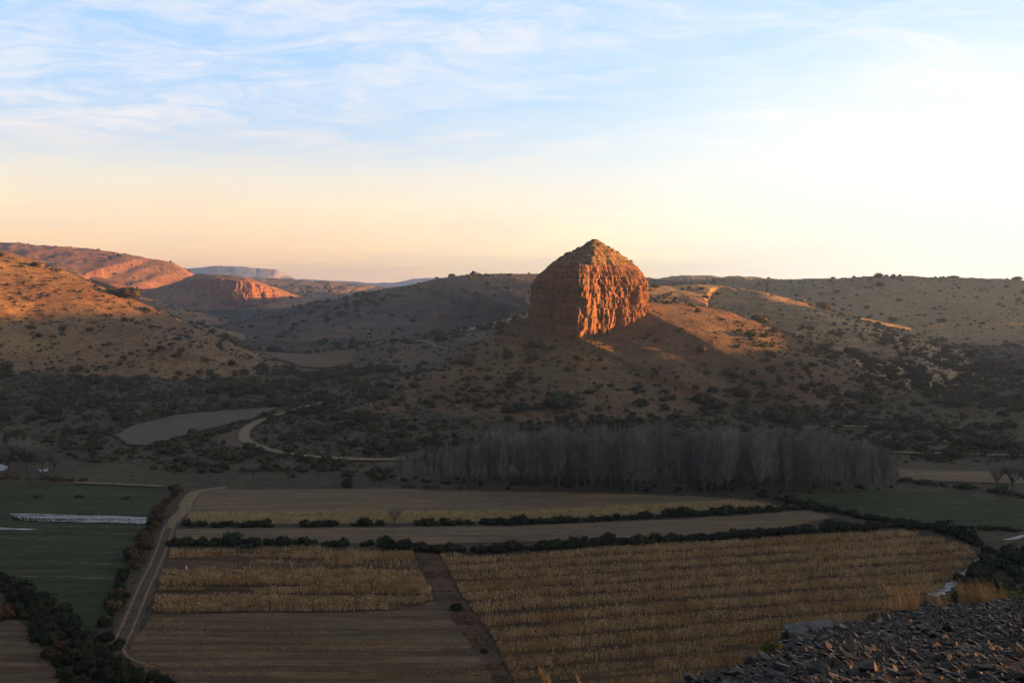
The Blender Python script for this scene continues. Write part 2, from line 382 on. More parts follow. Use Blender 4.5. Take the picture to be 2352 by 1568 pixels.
def field_mat(name, c1, c2, line, rot, period=2.2, c3=None, amt=.7):
    m, t, b = new_mat(name)
    pos = t.node('ShaderNodeNewGeometry').outputs['Position']
    p = t.mapping(pos, rot=(0, 0, rot))
    st = t.noise(t.mapping(p, scale=(.035, 1.0/period, 1)), 1.0, 5, .7, .1)
    st2 = t.noise(t.mapping(p, scale=(.02, .28/period, 1)), 1.0, 4, .6)
    n = t.noise(pos, .35, 6, .7)
    c = t.mix(t.smooth(n, .35, .65), c1, c2)
    if c3: c = t.mix(t.math('MULTIPLY', t.smooth(st2, .48, .62), .8), c, c3)
    c = t.mix(t.math('MULTIPLY', t.smooth(st, .47, .60), amt), c, line)
    c = t.mix(t.math('MULTIPLY', t.smooth(st, .34, .46, 1, 0), .55), c, t.vmath('MULTIPLY', c, (1.7, 1.55, 1.4)))
    c = t.mix(t.math('MULTIPLY', t.smooth(t.noise(pos, 2.0, 4, .7), .5, .7), .35), c, t.vmath('MULTIPLY', c, (1.5, 1.45, 1.4)))
    t.set(b.inputs['Base Color'], c)
    bump(t, b, t.math('ADD', st, n), 1.0, .35)
    return m
M['plough'] = field_mat('ploughed_soil', (0.0918, 0.0641, 0.0399), (0.1242, 0.0916, 0.0576), (0.0486, 0.0320, 0.0205), 0.0, 2.0, (0.1080, 0.0687, 0.0325))
M['plough_far'] = field_mat('fallow_soil', (0.1075, 0.0832, 0.0555), (0.1398, 0.1082, 0.0722), (0.0699, 0.0513, 0.0334), -.05, 2.4, (0.1505, 0.1082, 0.0555), .5)
M['maize_soil'] = field_mat('maize_soil', (0.0600, 0.0382, 0.0206), (0.0900, 0.0572, 0.0292), (0.0300, 0.0191, 0.0103), .06, 2.4)
M['green'] = field_mat('green_crop', (.024, .037, .012), (.038, .052, .018), (.016, .022, .01), -.02, 3.0, (.045, .045, .02))
M['track'] = simple_mat('pale_dirt', (0.1312, 0.1000, 0.0599), (0.1968, 0.1565, 0.0952), .7, bumpd=.05)
M['verge'] = simple_mat('verge_soil', (.06, .042, .028), (.095, .062, .042), .5, bumpd=.1)
M['pan'] = simple_mat('river_sand', (0.0805, 0.0727, 0.0542), (0.0980, 0.0876, 0.0632), .12, bumpd=.03, c3=(0.0700, 0.0594, 0.0421))
M['ridge_line'] = simple_mat('pale_weeds', (.022, .028, .014), (.12, .10, .065), .35, bumpd=.1)
M['dark_soil'] = simple_mat('dark_brown_soil', (.065, .04, .025), (.095, .06, .036), .5, bumpd=.1)
def water_mat():
    m, t, b = new_mat('still_water'); pos = t.node('ShaderNodeNewGeometry').outputs['Position']
    b.inputs['Base Color'].default_value = (.02, .025, .03, 1); b.inputs['Roughness'].default_value = .12
    b.inputs['Specular IOR Level'].default_value = .9; b.inputs['IOR'].default_value = 1.6
    bump(t, b, t.noise(pos, 1.5, 3, .5), .3, .02)
    return m
M['water'] = water_mat()
M['white'] = simple_mat('white_paint', (.7, .7, .7), (.8, .8, .8), 1.0, bumpd=0)
M['sky_water'] = simple_mat('sky_painted_water', (.03, .035, .03), (.30, .31, .34), .55, rough=.4, bumpd=.05, c3=(.10, .11, .12), stretch=(.4, 2.0, 1))  # water whose sky reflection is painted as a pale mottled colour

# ------------------------------------------------------------------ haze
def box_mesh(name, x0, x1, y0, y1, z0, z1):
    V = [(x, y, z) for z in (z0, z1) for y in (y0, y1) for x in (x0, x1)]
    Q = [(0, 2, 3, 1), (4, 5, 7, 6), (0, 1, 5, 4), (2, 6, 7, 3), (0, 4, 6, 2), (1, 3, 7, 5)]
    me = bpy.data.meshes.new(name); me.from_pydata(V, [], Q); return me
hm = bpy.data.materials.new('haze_air'); hm.use_nodes = True; t = NT(hm.node_tree); t.n.clear()
pvn = t.node('ShaderNodeVolumePrincipled'); pvn.inputs['Density'].default_value = HAZE_DENSITY
pvn.inputs['Color'].default_value = (*HAZE_COLOR, 1); pvn.inputs['Anisotropy'].default_value = HAZE_ANISO
ho = t.node('ShaderNodeOutputMaterial'); t.l.new(pvn.outputs[0], ho.inputs['Volume'])
obj('haze', box_mesh('haze', -4200, 1560, -1100, 9600, -9, 235), hm, kind='stuff')

# ------------------------------------------------------------------ terrain mesh
def spaced(segs):
    out = []
    for a, b, n in segs: out += list(np.geomspace(a, b, n, endpoint=False))
    return np.array(out + [segs[-1][1]])
ang = np.radians(np.concatenate([np.linspace(-60, -29.2, 40, endpoint=False), np.linspace(-29.2, 29.2, 640, endpoint=False), np.linspace(29.2, 105, 110)]))
rad = spaced([(60, 330, 60), (330, 1250, 370), (1250, 3700, 250), (3700, 9400, 110)])
AA, RR = np.meshgrid(ang, rad); GX = RR*np.sin(AA); GY = RR*np.cos(AA)
GZ, GI = terrain(GX, GY, True)
lim = np.abs(GX) > 4000; GX = np.clip(GX, -4000, 1500)
nA, nR = len(ang), len(rad)
VV = np.stack([GX, GY, GZ], -1).reshape(-1, 3)
ii, jj = np.meshgrid(np.arange(nR-1), np.arange(nA-1), indexing='ij')
q = np.stack([ii*nA+jj, ii*nA+jj+1, (ii+1)*nA+jj+1, (ii+1)*nA+jj], -1).reshape(-1, 4)[:, ::-1]
qi = GI.reshape(-1)[q[:, 0]]
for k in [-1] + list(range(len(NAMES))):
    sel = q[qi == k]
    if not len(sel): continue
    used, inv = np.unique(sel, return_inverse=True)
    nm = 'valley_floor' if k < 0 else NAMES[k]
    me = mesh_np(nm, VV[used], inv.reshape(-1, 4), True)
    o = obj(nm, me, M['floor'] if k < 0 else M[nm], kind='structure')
# ground sheet under everything, out to the horizon
me = bpy.data.meshes.new('ground'); me.from_pydata([(-4100, -1000, -6), (1520, -1000, -6), (1520, 9500, -6), (-4100, 9500, -6)], [], [(0, 1, 2, 3)])
obj('ground', me, M['floor'], kind='structure')

# ------------------------------------------------------------------ slope the camera stands on
XE = np.array([-60, -6, -1, 1.0, 1.7, 2.5, 3.1, 3.8, 5.8, 7.0, 8.6, 13.7, 24, 60.]); YE = np.array([1.5, 1.5, 2, 7.5, 10.1, 10.7, 11.6, 14, 18.8, 19.3, 21, 26, 33, 45.])
def near_z(x, y):
    x = np.asarray(x, float); y = np.asarray(y, float)
    ye = np.interp(x, XE, YE) + 0.35*vnoise(x/1.2, x*0, seed=71)
    pl = lambda yy: 58.93 + .046*np.clip(x, -20, 60) - .305*yy
    over = np.maximum(y-ye, 0)
    z = pl(np.minimum(y, ye)) - .305*np.minimum(over, .01) - (0.62*over + 0.25*(np.sqrt(over*over+1)-1))
    return z + .12*fbm(x/1.6, y/1.6, oct=4, seed=72) + .10*fbm(x/5, y/5, oct=2, seed=77)
a2 = np.radians(np.linspace(-75, 110, 420)); r2 = spaced([(1.2, 45, 300), (45, 120, 70)])
A2, R2 = np.meshgrid(a2, r2); X2 = R2*np.sin(A2); Y2 = R2*np.cos(A2); Z2 = near_z(X2, Y2)
V2 = np.stack([X2, Y2, np.maximum(Z2, -3)], -1).reshape(-1, 3)
i2, j2 = np.meshgrid(np.arange(len(r2)-1), np.arange(len(a2)-1), indexing='ij'); n2 = len(a2)
q2 = np.stack([i2*n2+j2, i2*n2+j2+1, (i2+1)*n2+j2+1, (i2+1)*n2+j2], -1).reshape(-1, 4)[:, ::-1]
obj('scree_slope', mesh_np('scree_slope', V2, q2, True), M['gravel'], kind='structure')

# ------------------------------------------------------------------ draped sheets: fields, tracks, pans
def world_poly(pts): return [ground(u, v) for u, v in pts]
def rough_poly(P, step=3.0, amp=.4, seed=0):
    out = []
    for (ax, ay), (bx, by) in zip(P, P[1:]+P[:1]):
        n = max(1, int(math.hypot(bx-ax, by-ay)/step))
        for k in range(n):
            x = ax+(bx-ax)*k/n; y = ay+(by-ay)*k/n
            out.append((x + amp*float(vnoise([x/4], [y/4], seed=seed)[0]), y + amp*float(vnoise([x/4+50], [y/4], seed=seed)[0])))
    return out
def inside(P, x, y):
    P = np.asarray(P); c = np.zeros(x.shape, bool); n = len(P)
    for i in range(n):
        x1, y1 = P[i]; x2, y2 = P[i-1]
        m = ((y1 > y) != (y2 > y))
        with np.errstate(divide='ignore', invalid='ignore'):
            xi = (x2-x1)*(y-y1)/(y2-y1+1e-12)+x1
        c ^= m & (x < xi)
    return c
SHEETS = []
def sheet(name, pts, mat, off, grid=4.0, is_world=False, amp=.4, label=None, block=True):
    P = pts if is_world else world_poly(pts)
    if block: SHEETS.append(P)
    if amp: P = rough_poly(P, 3.0, amp, len(SHEETS))
    xs = [p[0] for p in P]; ys = [p[1] for p in P]
    vs = [Vector(p) for p in P]; edges = [(i, (i+1) % len(P)) for i in range(len(P))]
    gx, gy = np.meshgrid(np.arange(min(xs), max(xs), grid)+.13, np.arange(min(ys), max(ys), grid)+.17)
    gx = gx.ravel(); gy = gy.ravel(); m = inside(P, gx, gy)
    vs += [Vector((float(a), float(b))) for a, b in zip(gx[m], gy[m])]
    rv, re, rf, _, _, _ = delaunay_2d_cdt(vs, edges, [], 1, 1e-4)
    x = np.array([v.x for v in rv]); y = np.array([v.y for v in rv])
    z = np.where(y < 345, 0.0, terrain(x, y)) + off
    me = bpy.data.meshes.new(name); me.from_pydata(np.stack([x, y, z], -1).tolist(), [], [list(f)[::-1] if Vector((rv[f[1]]-rv[f[0]])).cross(rv[f[2]]-rv[f[0]]) < 0 else list(f) for f in rf])
    return obj(name, me, mat, kind='structure', label=label)
def ribbon(pts, wd):      # pts in the world
    L, R = [], []
    for i, (x, y) in enumerate(pts):
        a = pts[max(0, i-1)]; b = pts[min(len(pts)-1, i+1)]
        tx, ty = b[0]-a[0], b[1]-a[1]; n = math.hypot(tx, ty) or 1; w_ = wd[i] if isinstance(wd, (list, tuple)) else wd
        L.append((x-ty/n*w_/2, y+tx/n*w_/2)); R.append((x+ty/n*w_/2, y-tx/n*w_/2))
    return L + R[::-1]
def smooth_path(pts, n=6):
    P = [pts[0]] + list(pts) + [pts[-1]]; out = []
    for i in range(1, len(P)-2):
        p0, p1, p2, p3 = [np.array(P[i+k-1], float) for k in range(4)]
        for k in range(n):
            t_ = k/n; out.append(tuple(.5*((2*p1)+(-p0+p2)*t_+(2*p0-5*p1+4*p2-p3)*t_**2+(-p0+3*p1-3*p2+p3)*t_**3)))
    out.append(tuple(P[-2])); return out

maize_left = [(398,1262),(560,1264),(760,1266),(945,1270),(968,1320),(986,1352),(994,1378),(940,1396),(860,1402),(760,1405),(560,1406),(352,1408),(366,1340),(384,1290)]
maize_right = [(1012,1277),(1200,1274),(1400,1263),(1600,1249),(1800,1237),(1950,1227),(2060,1222),(2150,1238),(2225,1262),(2243,1282),(2200,1325),(2150,1365),(2080,1412),(1980,1450),(1880,1500),(1760,1560),(1700,1640),(1200,1640),(1178,1560),(1130,1460),(1062,1370)]
sheet('ploughed_field', [(440,1128),(560,1124),(900,1122),(1000,1127),(1300,1131),(1600,1140),(1700,1146),(1600,1152),(1500,1158),(1200,1172),(900,1171),(600,1172),(433,1174),(428,1150)], M['plough_far'], .10, 12)
sheet('stubble_field', [(433,1174),(600,1172),(900,1171),(1200,1172),(1500,1158),(1600,1152),(1700,1148),(1790,1163),(1700,1172),(1500,1182),(1200,1194),(900,1202),(420,1204)], M['stubble_soil'], .08, 12)
sheet('fallow_field', [(404,1215),(700,1212),(1000,1210),(1200,1207),(1500,1195),(1700,1184),(1850,1172),(1915,1188),(1800,1212),(1600,1228),(1300,1242),(1000,1250),(700,1246),(404,1240)], M['plough_far'], .12, 12)
sheet('maize_field', maize_left, M['maize_soil'], .10, 12)
sheet('maize_field', maize_right, M['maize_soil'], .10, 12)
sheet('ploughed_field', [(350,1410),(560,1408),(760,1406),(900,1402),(1000,1382),(1030,1412),(1075,1470),(1130,1560),(1160,1640),(420,1640),(300,1530),(300,1480)], M['plough'], .10, 12)
sheet('ditch_verge', [(955,1268),(1006,1272),(1060,1375),(1125,1462),(1172,1560),(1190,1640),(1165,1640),(1125,1560),(1072,1470),(1030,1412),(985,1345),(972,1310)], M['dark_soil'], .06, 12)
sheet('green_field', [(-300,1100),(0,1108),(200,1113),(372,1122),(352,1165),(338,1205),(318,1250),(290,1300),(262,1350),(240,1405),(225,1450),(150,1420),(60,1350),(0,1330),(-300,1290)], M['green'], .10, 12)
sheet('green_field', [(1800,1142),(1900,1130),(2000,1124),(2200,1134),(2352,1160),(2700,1200),(2700,1250),(2352,1212),(2200,1206),(2100,1200),(2000,1184),(1880,1160)], M['green'], .10, 12)
sheet('bare_field', [(2065,1078),(2270,1082),(2400,1090),(2400,1112),(2270,1110),(2065,1102)], M['plough_far'], .2, 8)
sheet('brown_slope_field', [(-200,1420),(0,1400),(70,1450),(120,1520),(150,1600),(-200,1700)], M['plough'], .10, 12)
pan_poly = [(268,1000),(300,980),(400,956),(500,946),(600,938),(640,936),(615,952),(560,968),(480,986),(400,1008),(345,1026),(290,1022)]
sheet('river_pan', pan_poly, M['pan'], .45, 3)
sheet('brown_field', [(600,815),(660,818),(740,828),(815,840),(805,852),(740,859),(690,857),(640,846)], M['plough'], .8, 6)
sheet('pale_field', [(735,735),(800,738),(880,746),(900,752),(830,750),(760,746)], M['pan'], 1.2, 10)
sheet('bare_clearing', [(488,1012),(520,995),(560,984),(572,1000),(580,1020),(600,1030),(540,1028),(490,1020)], M['verge'], .35, 3)
# tracks
trk = smooth_path([ground(*p) for p in [(520,1120),(480,1125),(447,1132),(432,1150),(422,1172),(408,1190),(392,1206),(384,1222),(378,1245),(366,1275),(350,1312),(330,1352),(312,1395),(294,1440),(276,1475),(270,1495),(280,1515),(310,1528),(340,1540)]])
n_top = [i for i, p in enumerate(trk) if project(p[0], p[1], 0)[1] < 1212]
sheet('dirt_road', ribbon(trk, 4.2), M['verge'], .14, 6, True, .3)
sheet('dirt_road', ribbon(trk[:len(n_top)+1], [2.8*min(1, .35+(len(n_top)-i)*.06) + .6 for i in range(len(n_top)+1)]), M['track'], .18, 6, True, .5, block=False)
def offset_path(P, d):
    out = []
    for i, (x, y) in enumerate(P):
        a = P[max(0, i-1)]; b = P[min(len(P)-1, i+1)]; tx, ty = b[0]-a[0], b[1]-a[1]; n = math.hypot(tx, ty) or 1
        out.append((x-ty/n*d, y+tx/n*d))
    return out
for d in (-1.05, 1.05):
    sheet('wheel_track', ribbon(offset_path(trk[len(n_top)-3:], d), .5), M['track'], .22, 6, True, .12, block=False)
rd = smooth_path([ground(*p) for p in [(760,922),(700,936),(640,953),(595,970),(568,986),(560,1003),(572,1018),(612,1033),(680,1046),(780,1055),(860,1057),(930,1056)]])
sheet('dirt_road', ribbon(rd, 4.2), M['track'], .5, 2.0, True, .3)
for nm, pts, wd in (('dirt_road', [(1860,985),(1930,981),(2000,982),(2070,980)], 3), ('dirt_road', [(2040,1040),(2160,1043),(2300,1047),(2400,1047)], 3),
                    ('dirt_road', [(350,752),(380,755),(420,762),(470,768),(520,775)], 7), ('dirt_road', [(480,812),(560,818),(640,824),(700,832)], 3.5),
                    ('dirt_road', [(880,820),(960,828),(1030,838),(1080,842)], 3.0), ('footpath', [(170,1111),(260,1114),(372,1119)], 1.8)):
    sheet(nm, ribbon(smooth_path([ground(*p) for p in pts]), wd), M['track'], .5, 4, True, .5, block=False)
# water
sheet('pond', [(434,777),(444,780),(452,783),(442,786),(436,783)], M['water'], 1.6, 10, amp=0)
sheet('irrigation_water', [(24,1180),(120,1181),(220,1184),(337,1188),(334,1204),(240,1201),(130,1199),(52,1195)], M['sky_water'], .16, 3, amp=.5)
sheet('irrigation_water', [(-120,1210),(0,1212),(60,1214),(86,1217),(0,1217),(-120,1215)], M['sky_water'], .16, 3, amp=.5)
st_ = smooth_path([ground(*p) for p in [(2262,1280),(2250,1290),(2246,1302),(2222,1318),(2208,1330),(2180,1345),(2160,1360),(2140,1368)]])
sheet('stream', ribbon(st_, [1.0+1.6*abs(math.sin(i*.9)) for i in range(len(st_))]), M['sky_water'], .16, 3, True, .3)
sheet('stream', ribbon(smooth_path([ground(*p) for p in [(2310,1240),(2335,1235),(2360,1229),(2400,1222)]]), 1.3), M['sky_water'], .16, 3, True, .2)
sheet('pond', [(-60,1068),(0,1066),(22,1073),(10,1081),(-60,1082)], M['sky_water'], .16, 10, amp=.3)
sheet('pond', [(88,1079),(112,1077),(108,1083),(92,1084)], M['sky_water'], .16, 10, amp=.2)
# low weedy ridges between the irrigation beds
for v0, v1 in ((1208, 1213), (1220, 1228), (1238, 1243), (1266, 1272), (1290, 1296), (1324, 1330)):
    e = min(338, 338-(v0-1205)*.62)
    P = smooth_path([ground(*p) for p in [(-60, v0-1), (60, v0), (150, v0+2), (e, v1)]])
    sheet('bed_ridge', ribbon(P, .8), M['ridge_line'], .15, 6, True, .35, block=False)
for pts in ([(1960,1144),(2060,1142),(2200,1146),(2352,1150)], [(2060,1172),(2160,1170),(2260,1172)], [(1900,1136),(2000,1133)]):
    sheet('bed_ridge', ribbon(smooth_path([ground(*p) for p in pts]), .8), M['ridge_line'], .15, 6, True, .3, block=False)

# ------------------------------------------------------------------ rock butte
def poly_radius(cx, cy, P, th):
    R = np.zeros_like(th)
    for (x1, y1), (x2, y2) in zip(P, P[1:]+P[:1]):
        dxx, dyy = np.cos(th), np.sin(th); ex, ey = x2-x1, y2-y1
        den = dxx*ey - dyy*ex
        with np.errstate(divide='ignore', invalid='ignore'):
            tt = ((x1-cx)*ey - (y1-cy)*ex)/den; s_ = ((x1-cx)*dyy - (y1-cy)*dxx)/den
        ok = (tt > 0) & (s_ >= -1e-6) & (s_ <= 1+1e-6); R = np.where(ok, np.maximum(R, tt), R)
    return R
BX, BY = 47.0, 590.0
foot = [(37.5, 548), (22, 562), (6.0, 583), (4.5, 602), (20, 626), (52, 636), (80, 620), (84, 602), (78.5, 580), (60, 562)]
nT = 620; th = np.linspace(0, 2*PI, nT, endpoint=False)
R0 = poly_radius(BX, BY, foot, th)
kern = np.exp(-np.linspace(-2, 2, 31)**2); kern /= kern.sum()
R0 = np.convolve(np.r_[R0[-15:], R0, R0[:15]], kern, 'valid')
nZ = 190; zr = 72.5
S = np.linspace(0, 1, nZ)[:, None]        # 0 foot, 1 rim
TH = th[None, :]
zz = 18 + (zr-18)*S + 0*TH
left = ss(-np.cos(TH), 0.2, 1.0)
lean = 1 - (0.05+0.155*left)*S - 0.17*ss(S, .72, 1.05)**2*(0.9+.3*left)
ax = BX + R0*np.cos(TH); ay = BY + R0*np.sin(TH)
arc = TH*36
wpx = ax + 2.5*fbm(ax/12, ay/12, zz/12, oct=2, seed=79); wpy = ay + 2.5*fbm(ax/12+30, ay/12, zz/12, oct=2, seed=80)
big = fbm(wpx/15, wpy/15, zz/40, oct=3, seed=81)
flute = (1-np.abs(fbm(wpx/10, wpy/10, zz/38, oct=3, seed=85))*2.8)*.6 + (1-np.abs(fbm(wpx/4, wpy/4, zz/17, oct=3, seed=86))*2.6)*.5
fine = fbm(ax/1.8, ay/1.8, zz/2.4, oct=4, seed=88)
led = zz/3.1 + .6*fbm(ax/18, ay/18, zz/30, oct=2, seed=90); led = led-np.floor(led)
caves = ss(fbm(wpx/7, wpy/7, zz/13, oct=3, seed=95), .25, .5)*ss(S, .12, .3)*(1-ss(S, .8, .92))
def blocks(w_, h_, seed):      # jointed rock: every block stands out or back by its own amount
    a_ = (R0.mean()*TH + 1.4*fbm(wpx/5, wpy/5, zz/5, oct=2, seed=seed))/w_; b_ = (zz + 1.0*fbm(ax/6, ay/6, zz/6, oct=2, seed=seed+1))/h_
    ia = np.floor(a_ + .5*(np.floor(b_) % 2)).astype(np.int64); ib = np.floor(b_).astype(np.int64)
    return _h(ia, ib, ib*0, seed)*2-1
disp = 3.0*big + 2.0*np.clip(flute, -1.4, .8)*(1-.55*ss(S, .76, .9)) + 1.1*fine + .5*(1-led)*(.3+1.2*ss(S, .72, .85)) - 2.6*caves + 1.0*blocks(2.9, 12.0, 31) + .5*blocks(1.5, 3.6, 37)
disp = disp*(1-.45*ss(S, .9, 1))
RAD = R0*lean*.985 + disp - 1.6
cxs = BX + 2.0*S - 2.0*S**4; CXr = cxs
VX = CXr + RAD*np.cos(TH); VY = BY + RAD*np.sin(TH)
zz = zz + .5*fbm(ax/6, ay/6, oct=2, seed=97)*S + 1.6*np.sin(TH-1.2)*S*0
Vc = np.stack([VX, VY, zz], -1).reshape(-1, 3)
ii, jj = np.meshgrid(np.arange(nZ-1), np.arange(nT), indexing='ij'); j1 = (jj+1) % nT
qc = np.stack([ii*nT+jj, ii*nT+j1, (ii+1)*nT+j1, (ii+1)*nT+jj], -1).reshape(-1, 4)
butte = empty('rock_butte', (BX, BY, 30), label='tall square red rock butte with sunlit face and grassy pointed cap on the hill', cat='rock butte')
def rel(V, o): return V - np.array(o.location)[None, :]
obj('cliff_face', mesh_np('cliff_face', rel(Vc, butte), qc, False), M['rock'], butte)
nC = 46; C_ = np.linspace(0, 1, nC)[:, None]
rimx, rimy, rimz = VX[-1][None, :], VY[-1][None, :], zz[-1][None, :]
apx, apy, apz = 49.5, 592.0, 89.6
ker2 = np.exp(-np.linspace(-2, 2, 61)**2); ker2 /= ker2.sum()
def ring(v, k=ker2): return np.convolve(np.r_[v[-30:], v, v[:30]], k, 'valid')
srx, sry = ring(ring(rimx[0]))[None], ring(ring(rimy[0]))[None]
bl = ss(C_, 0.0, .16); ex_ = rimx*(1-bl) + srx*bl; ey_ = rimy*(1-bl) + sry*bl
cx_ = apx + (ex_-apx)*(1-C_); cy_ = apy + (ey_-apy)*(1-C_)
prof = (1-(1-C_)**1.05)
cz_ = rimz + (apz-rimz)*prof - 1.0*C_**22 + (1.9*fbm(cx_/8, cy_/8, oct=4, seed=99) + .8*fbm(cx_/2.5, cy_/2.5, oct=3, seed=98))*(1-.6*C_**6)*np.minimum(1, C_*12)
lq = cz_/3.0 - np.floor(cz_/3.0); cz_ = cz_ + .9*(ss(lq, .35, .65)-lq)*(1-ss(C_, .5, .9))*np.minimum(1, C_*12)
Vk = np.stack([cx_, cy_, cz_], -1).reshape(-1, 3)
ii, jj = np.meshgrid(np.arange(nC-1), np.arange(nT), indexing='ij'); j1 = (jj+1) % nT
qk = np.stack([ii*nT+jj, ii*nT+j1, (ii+1)*nT+j1, (ii+1)*nT+jj], -1).reshape(-1, 4)
M['cap'] = slope_mat('butte_cap', (.17, .125, .06), (.12, .08, .045), SCRUB, .9, .7, (.17, .09, .05))
obj('grassy_cap', mesh_np('grassy_cap', rel(Vk, butte), qk, True), M['cap'], butte)
def cap_z(x, y):
    a = math.atan2(y-apy, x-apx) % (2*PI)
    th2 = np.arctan2(rimy[0]-apy, rimx[0]-apx) % (2*PI); k = int(np.argmin(np.abs(th2-a)))
    rr = math.hypot(rimx[0][k]-apx, rimy[0][k]-apy); c = 1-math.hypot(x-apx, y-apy)/rr
    if c <= 0.03: return None
    i = c*(nC-1); return float(cz_[int(i), k])

# ------------------------------------------------------------------ far cliffs
def cliff_wall(name, pts, label, cat, amp=5.0, nz=70, step=2.2, seed=0, parent=None):
    # pts: (u, v_top, v_base, Y)
    P = [(at(u, vt, Y), at(u, vb, Y)) for u, vt, vb, Y in pts]
    T = []; 
    for (a, b), (c, d) in zip(P, P[1:]):
        n = max(2, int(math.dist(a[:2], c[:2])/step))
        for k in range(n):
            f = k/n; T.append([a[i]+(c[i]-a[i])*f for i in range(3)]+[b[2]+(d[2]-b[2])*f])
    T = np.array(T); n = len(T); tx = np.gradient(T[:, 0]); ty = np.gradient(T[:, 1]); L = np.hypot(tx, ty)
    nx, ny = ty/L, -tx/L                                   # towards the viewer
    s = np.cumsum(L); S_ = np.linspace(0, 1, nz)[:, None]
    z = T[:, 3][None]*(1-S_) + T[:, 2][None]*S_
    b1 = fbm(s[None]/30+seed, z/60, oct=3, seed=seed+60); fl_ = 1-np.abs(fbm(s[None]/14+seed, z/45, oct=4, seed=seed+62))*2.5
    fi = fbm(s[None]/4, z/5, oct=3, seed=seed+65); ld = z/7-np.floor(z/7)
    D = amp*(1.7*b1+.9*fl_+.35*fi) + 1.2*(1-ld) + (1-S_)*amp*1.6
    edge = np.minimum(1, np.minimum(np.arange(n), np.arange(n)[::-1])/6.)[None]
    D = D*edge - 10*(1-edge)
    D = np.where(S_ > .97, D-8*(S_-.97)/.03, D)
    V = np.stack([T[:, 0][None]+nx[None]*D, T[:, 1][None]+ny[None]*D, z], -1).reshape(-1, 3)
    # a back side, so that the rock has depth
    Vb = np.stack([T[:, 0]-nx*25, T[:, 1]-ny*25, T[:, 2]], -1); V = np.vstack([V, Vb])
    ii, jj = np.meshgrid(np.arange(nz), np.arange(n-1), indexing='ij')
    qq = np.stack([ii*n+jj, ii*n+jj+1, (ii+1)*n+jj+1, (ii+1)*n+jj], -1).reshape(-1, 4)
    return obj(name, mesh_np(name, V, qq, False), M['rock'], label=label, cat=cat)
cliff_wall('rock_cliff', [(372,664,706,2330),(400,652,708,2240),(430,645,708,2190),(452,639,708,2150),(475,637,708,2140),(505,638,708,2125),(540,642,707,2120),(575,648,702,2130),(605,657,695,2150),(635,668,690,2200)],
           'broad red cliff with sunlit buttresses on the far side of the valley', 'cliff', 6.0, 64, 2.0, 3)
cliff_wall('rock_outcrop', [(196,636,652,1705),(214,640,666,1690),(234,646,676,1670),(252,652,680,1650),(262,664,682,1640)],
           'small dark rock outcrop at the head of the gully on the left skyline', 'rock outcrop', 2.5, 24, 2.0, 9)

# ------------------------------------------------------------------ plant prototypes
R = random.Random(11)
def ico(sub=1):
    bm = bmesh.new(); bmesh.ops.create_icosphere(bm, subdivisions=sub, radius=1); bm.verts.ensure_lookup_table()
    V = np.array([v.co[:] for v in bm.verts]); Fc = np.array([[v.index for v in f.verts] for f in bm.faces]); bm.free(); return V, Fc
IC1, IC2 = ico(1), ico(2)
def lump(seed, sub=1, amp=.35, flat=.75):
    V, Fc = ico(sub); V = V.copy()
    n = 1 + amp*fbm(V[:, 0]*1.7+seed*3.1, V[:, 1]*1.7, V[:, 2]*1.7+5, oct=3, seed=seed+100)
    V = V*n[:, None]; V[:, 2] = V[:, 2]*flat + flat*.72; V[:, 2] = np.maximum(V[:, 2], -.12)
    return V, Fc
def join(parts):
    Vs, Fs, o = [], [], 0
    for V, Fc in parts: Vs.append(V); Fs.append(Fc+o); o += len(V)
    return np.vstack(Vs), np.vstack(Fs)
def leaves(centres, n, size, rng, up=0.0):
    """n small leaf-clump triangles over the lobes"""
    Vs = []
    for k in range(n):
        c, r = centres[rng.randint(0, len(centres)-1)]
        d = Vector((rng.gauss(0, 1), rng.gauss(0, 1), rng.gauss(0, 1)+up)).normalized()
        p = Vector(c) + Vector((d.x*r[0], d.y*r[1], d.z*r[2]))*rng.uniform(.78, 1.12)
        if p.z < 0: p.z = abs(p.z)*.5
        a = Vector((rng.gauss(0, 1), rng.gauss(0, 1), rng.gauss(0, 1))).normalized(); b = a.cross(d)
        if b.length < .1: b = Vector((1, 0, 0))
        b.normalize(); s = size*rng.uniform(.6, 1.4)
        Vs += [p+a*s, p-a*s*.5+b*s*.8, p-a*s*.5-b*s*.8]
    V = np.array([v[:] for v in Vs]); return V, np.arange(len(V)).reshape(-1, 3)
def bush_data(seed, nl=260, lobes=6, size=.12, flat=.8, sub=1):
    """a bush about 2 across and about 1.2 high"""
    rng = random.Random(seed); cs = []
    for k in range(lobes):
        a = rng.uniform(0, 2*PI); r = rng.uniform(.15, .62); s = rng.uniform(.38, .62)
        cs.append(((math.cos(a)*r, math.sin(a)*r, s*flat*.7+rng.uniform(0, .35)*(1-r)), (s, s, s*flat)))
    parts = []
    for i, (c, r) in enumerate(cs):
        V, Fc = lump(seed*7+i, sub, .4, 1.0); V = V.copy(); V[:, 2] -= .72
        V = V*np.array(r)*.84 + np.array(c); V[:, 2] = np.maximum(V[:, 2], -.1); parts.append((V, Fc))
    parts.append(leaves(cs, nl, size, rng, .3))
    return join(parts)
def tube(p, q_, r0, r1, n=4):
    p = Vector(p); q_ = Vector(q_); d = (q_-p).normalized(); a = d.orthogonal().normalized(); b = d.cross(a)
    V = []
    for c, r in ((p, r0), (q_, r1)):
        for k in range(n):
            t_ = 2*PI*k/n; V.append((c + a*math.cos(t_)*r + b*math.sin(t_)*r)[:])
    Fc = []
    for k in range(n):
        m = (k+1) % n; Fc += [(k, m, n+m), (k, n+m, n+k)]
    return np.array(V), np.array(Fc)
def polytube(pts, rads, n=5):
    return join([tube(a, b, r0, r1, n) for a, b, r0, r1 in zip(pts, pts[1:], rads, rads[1:])])
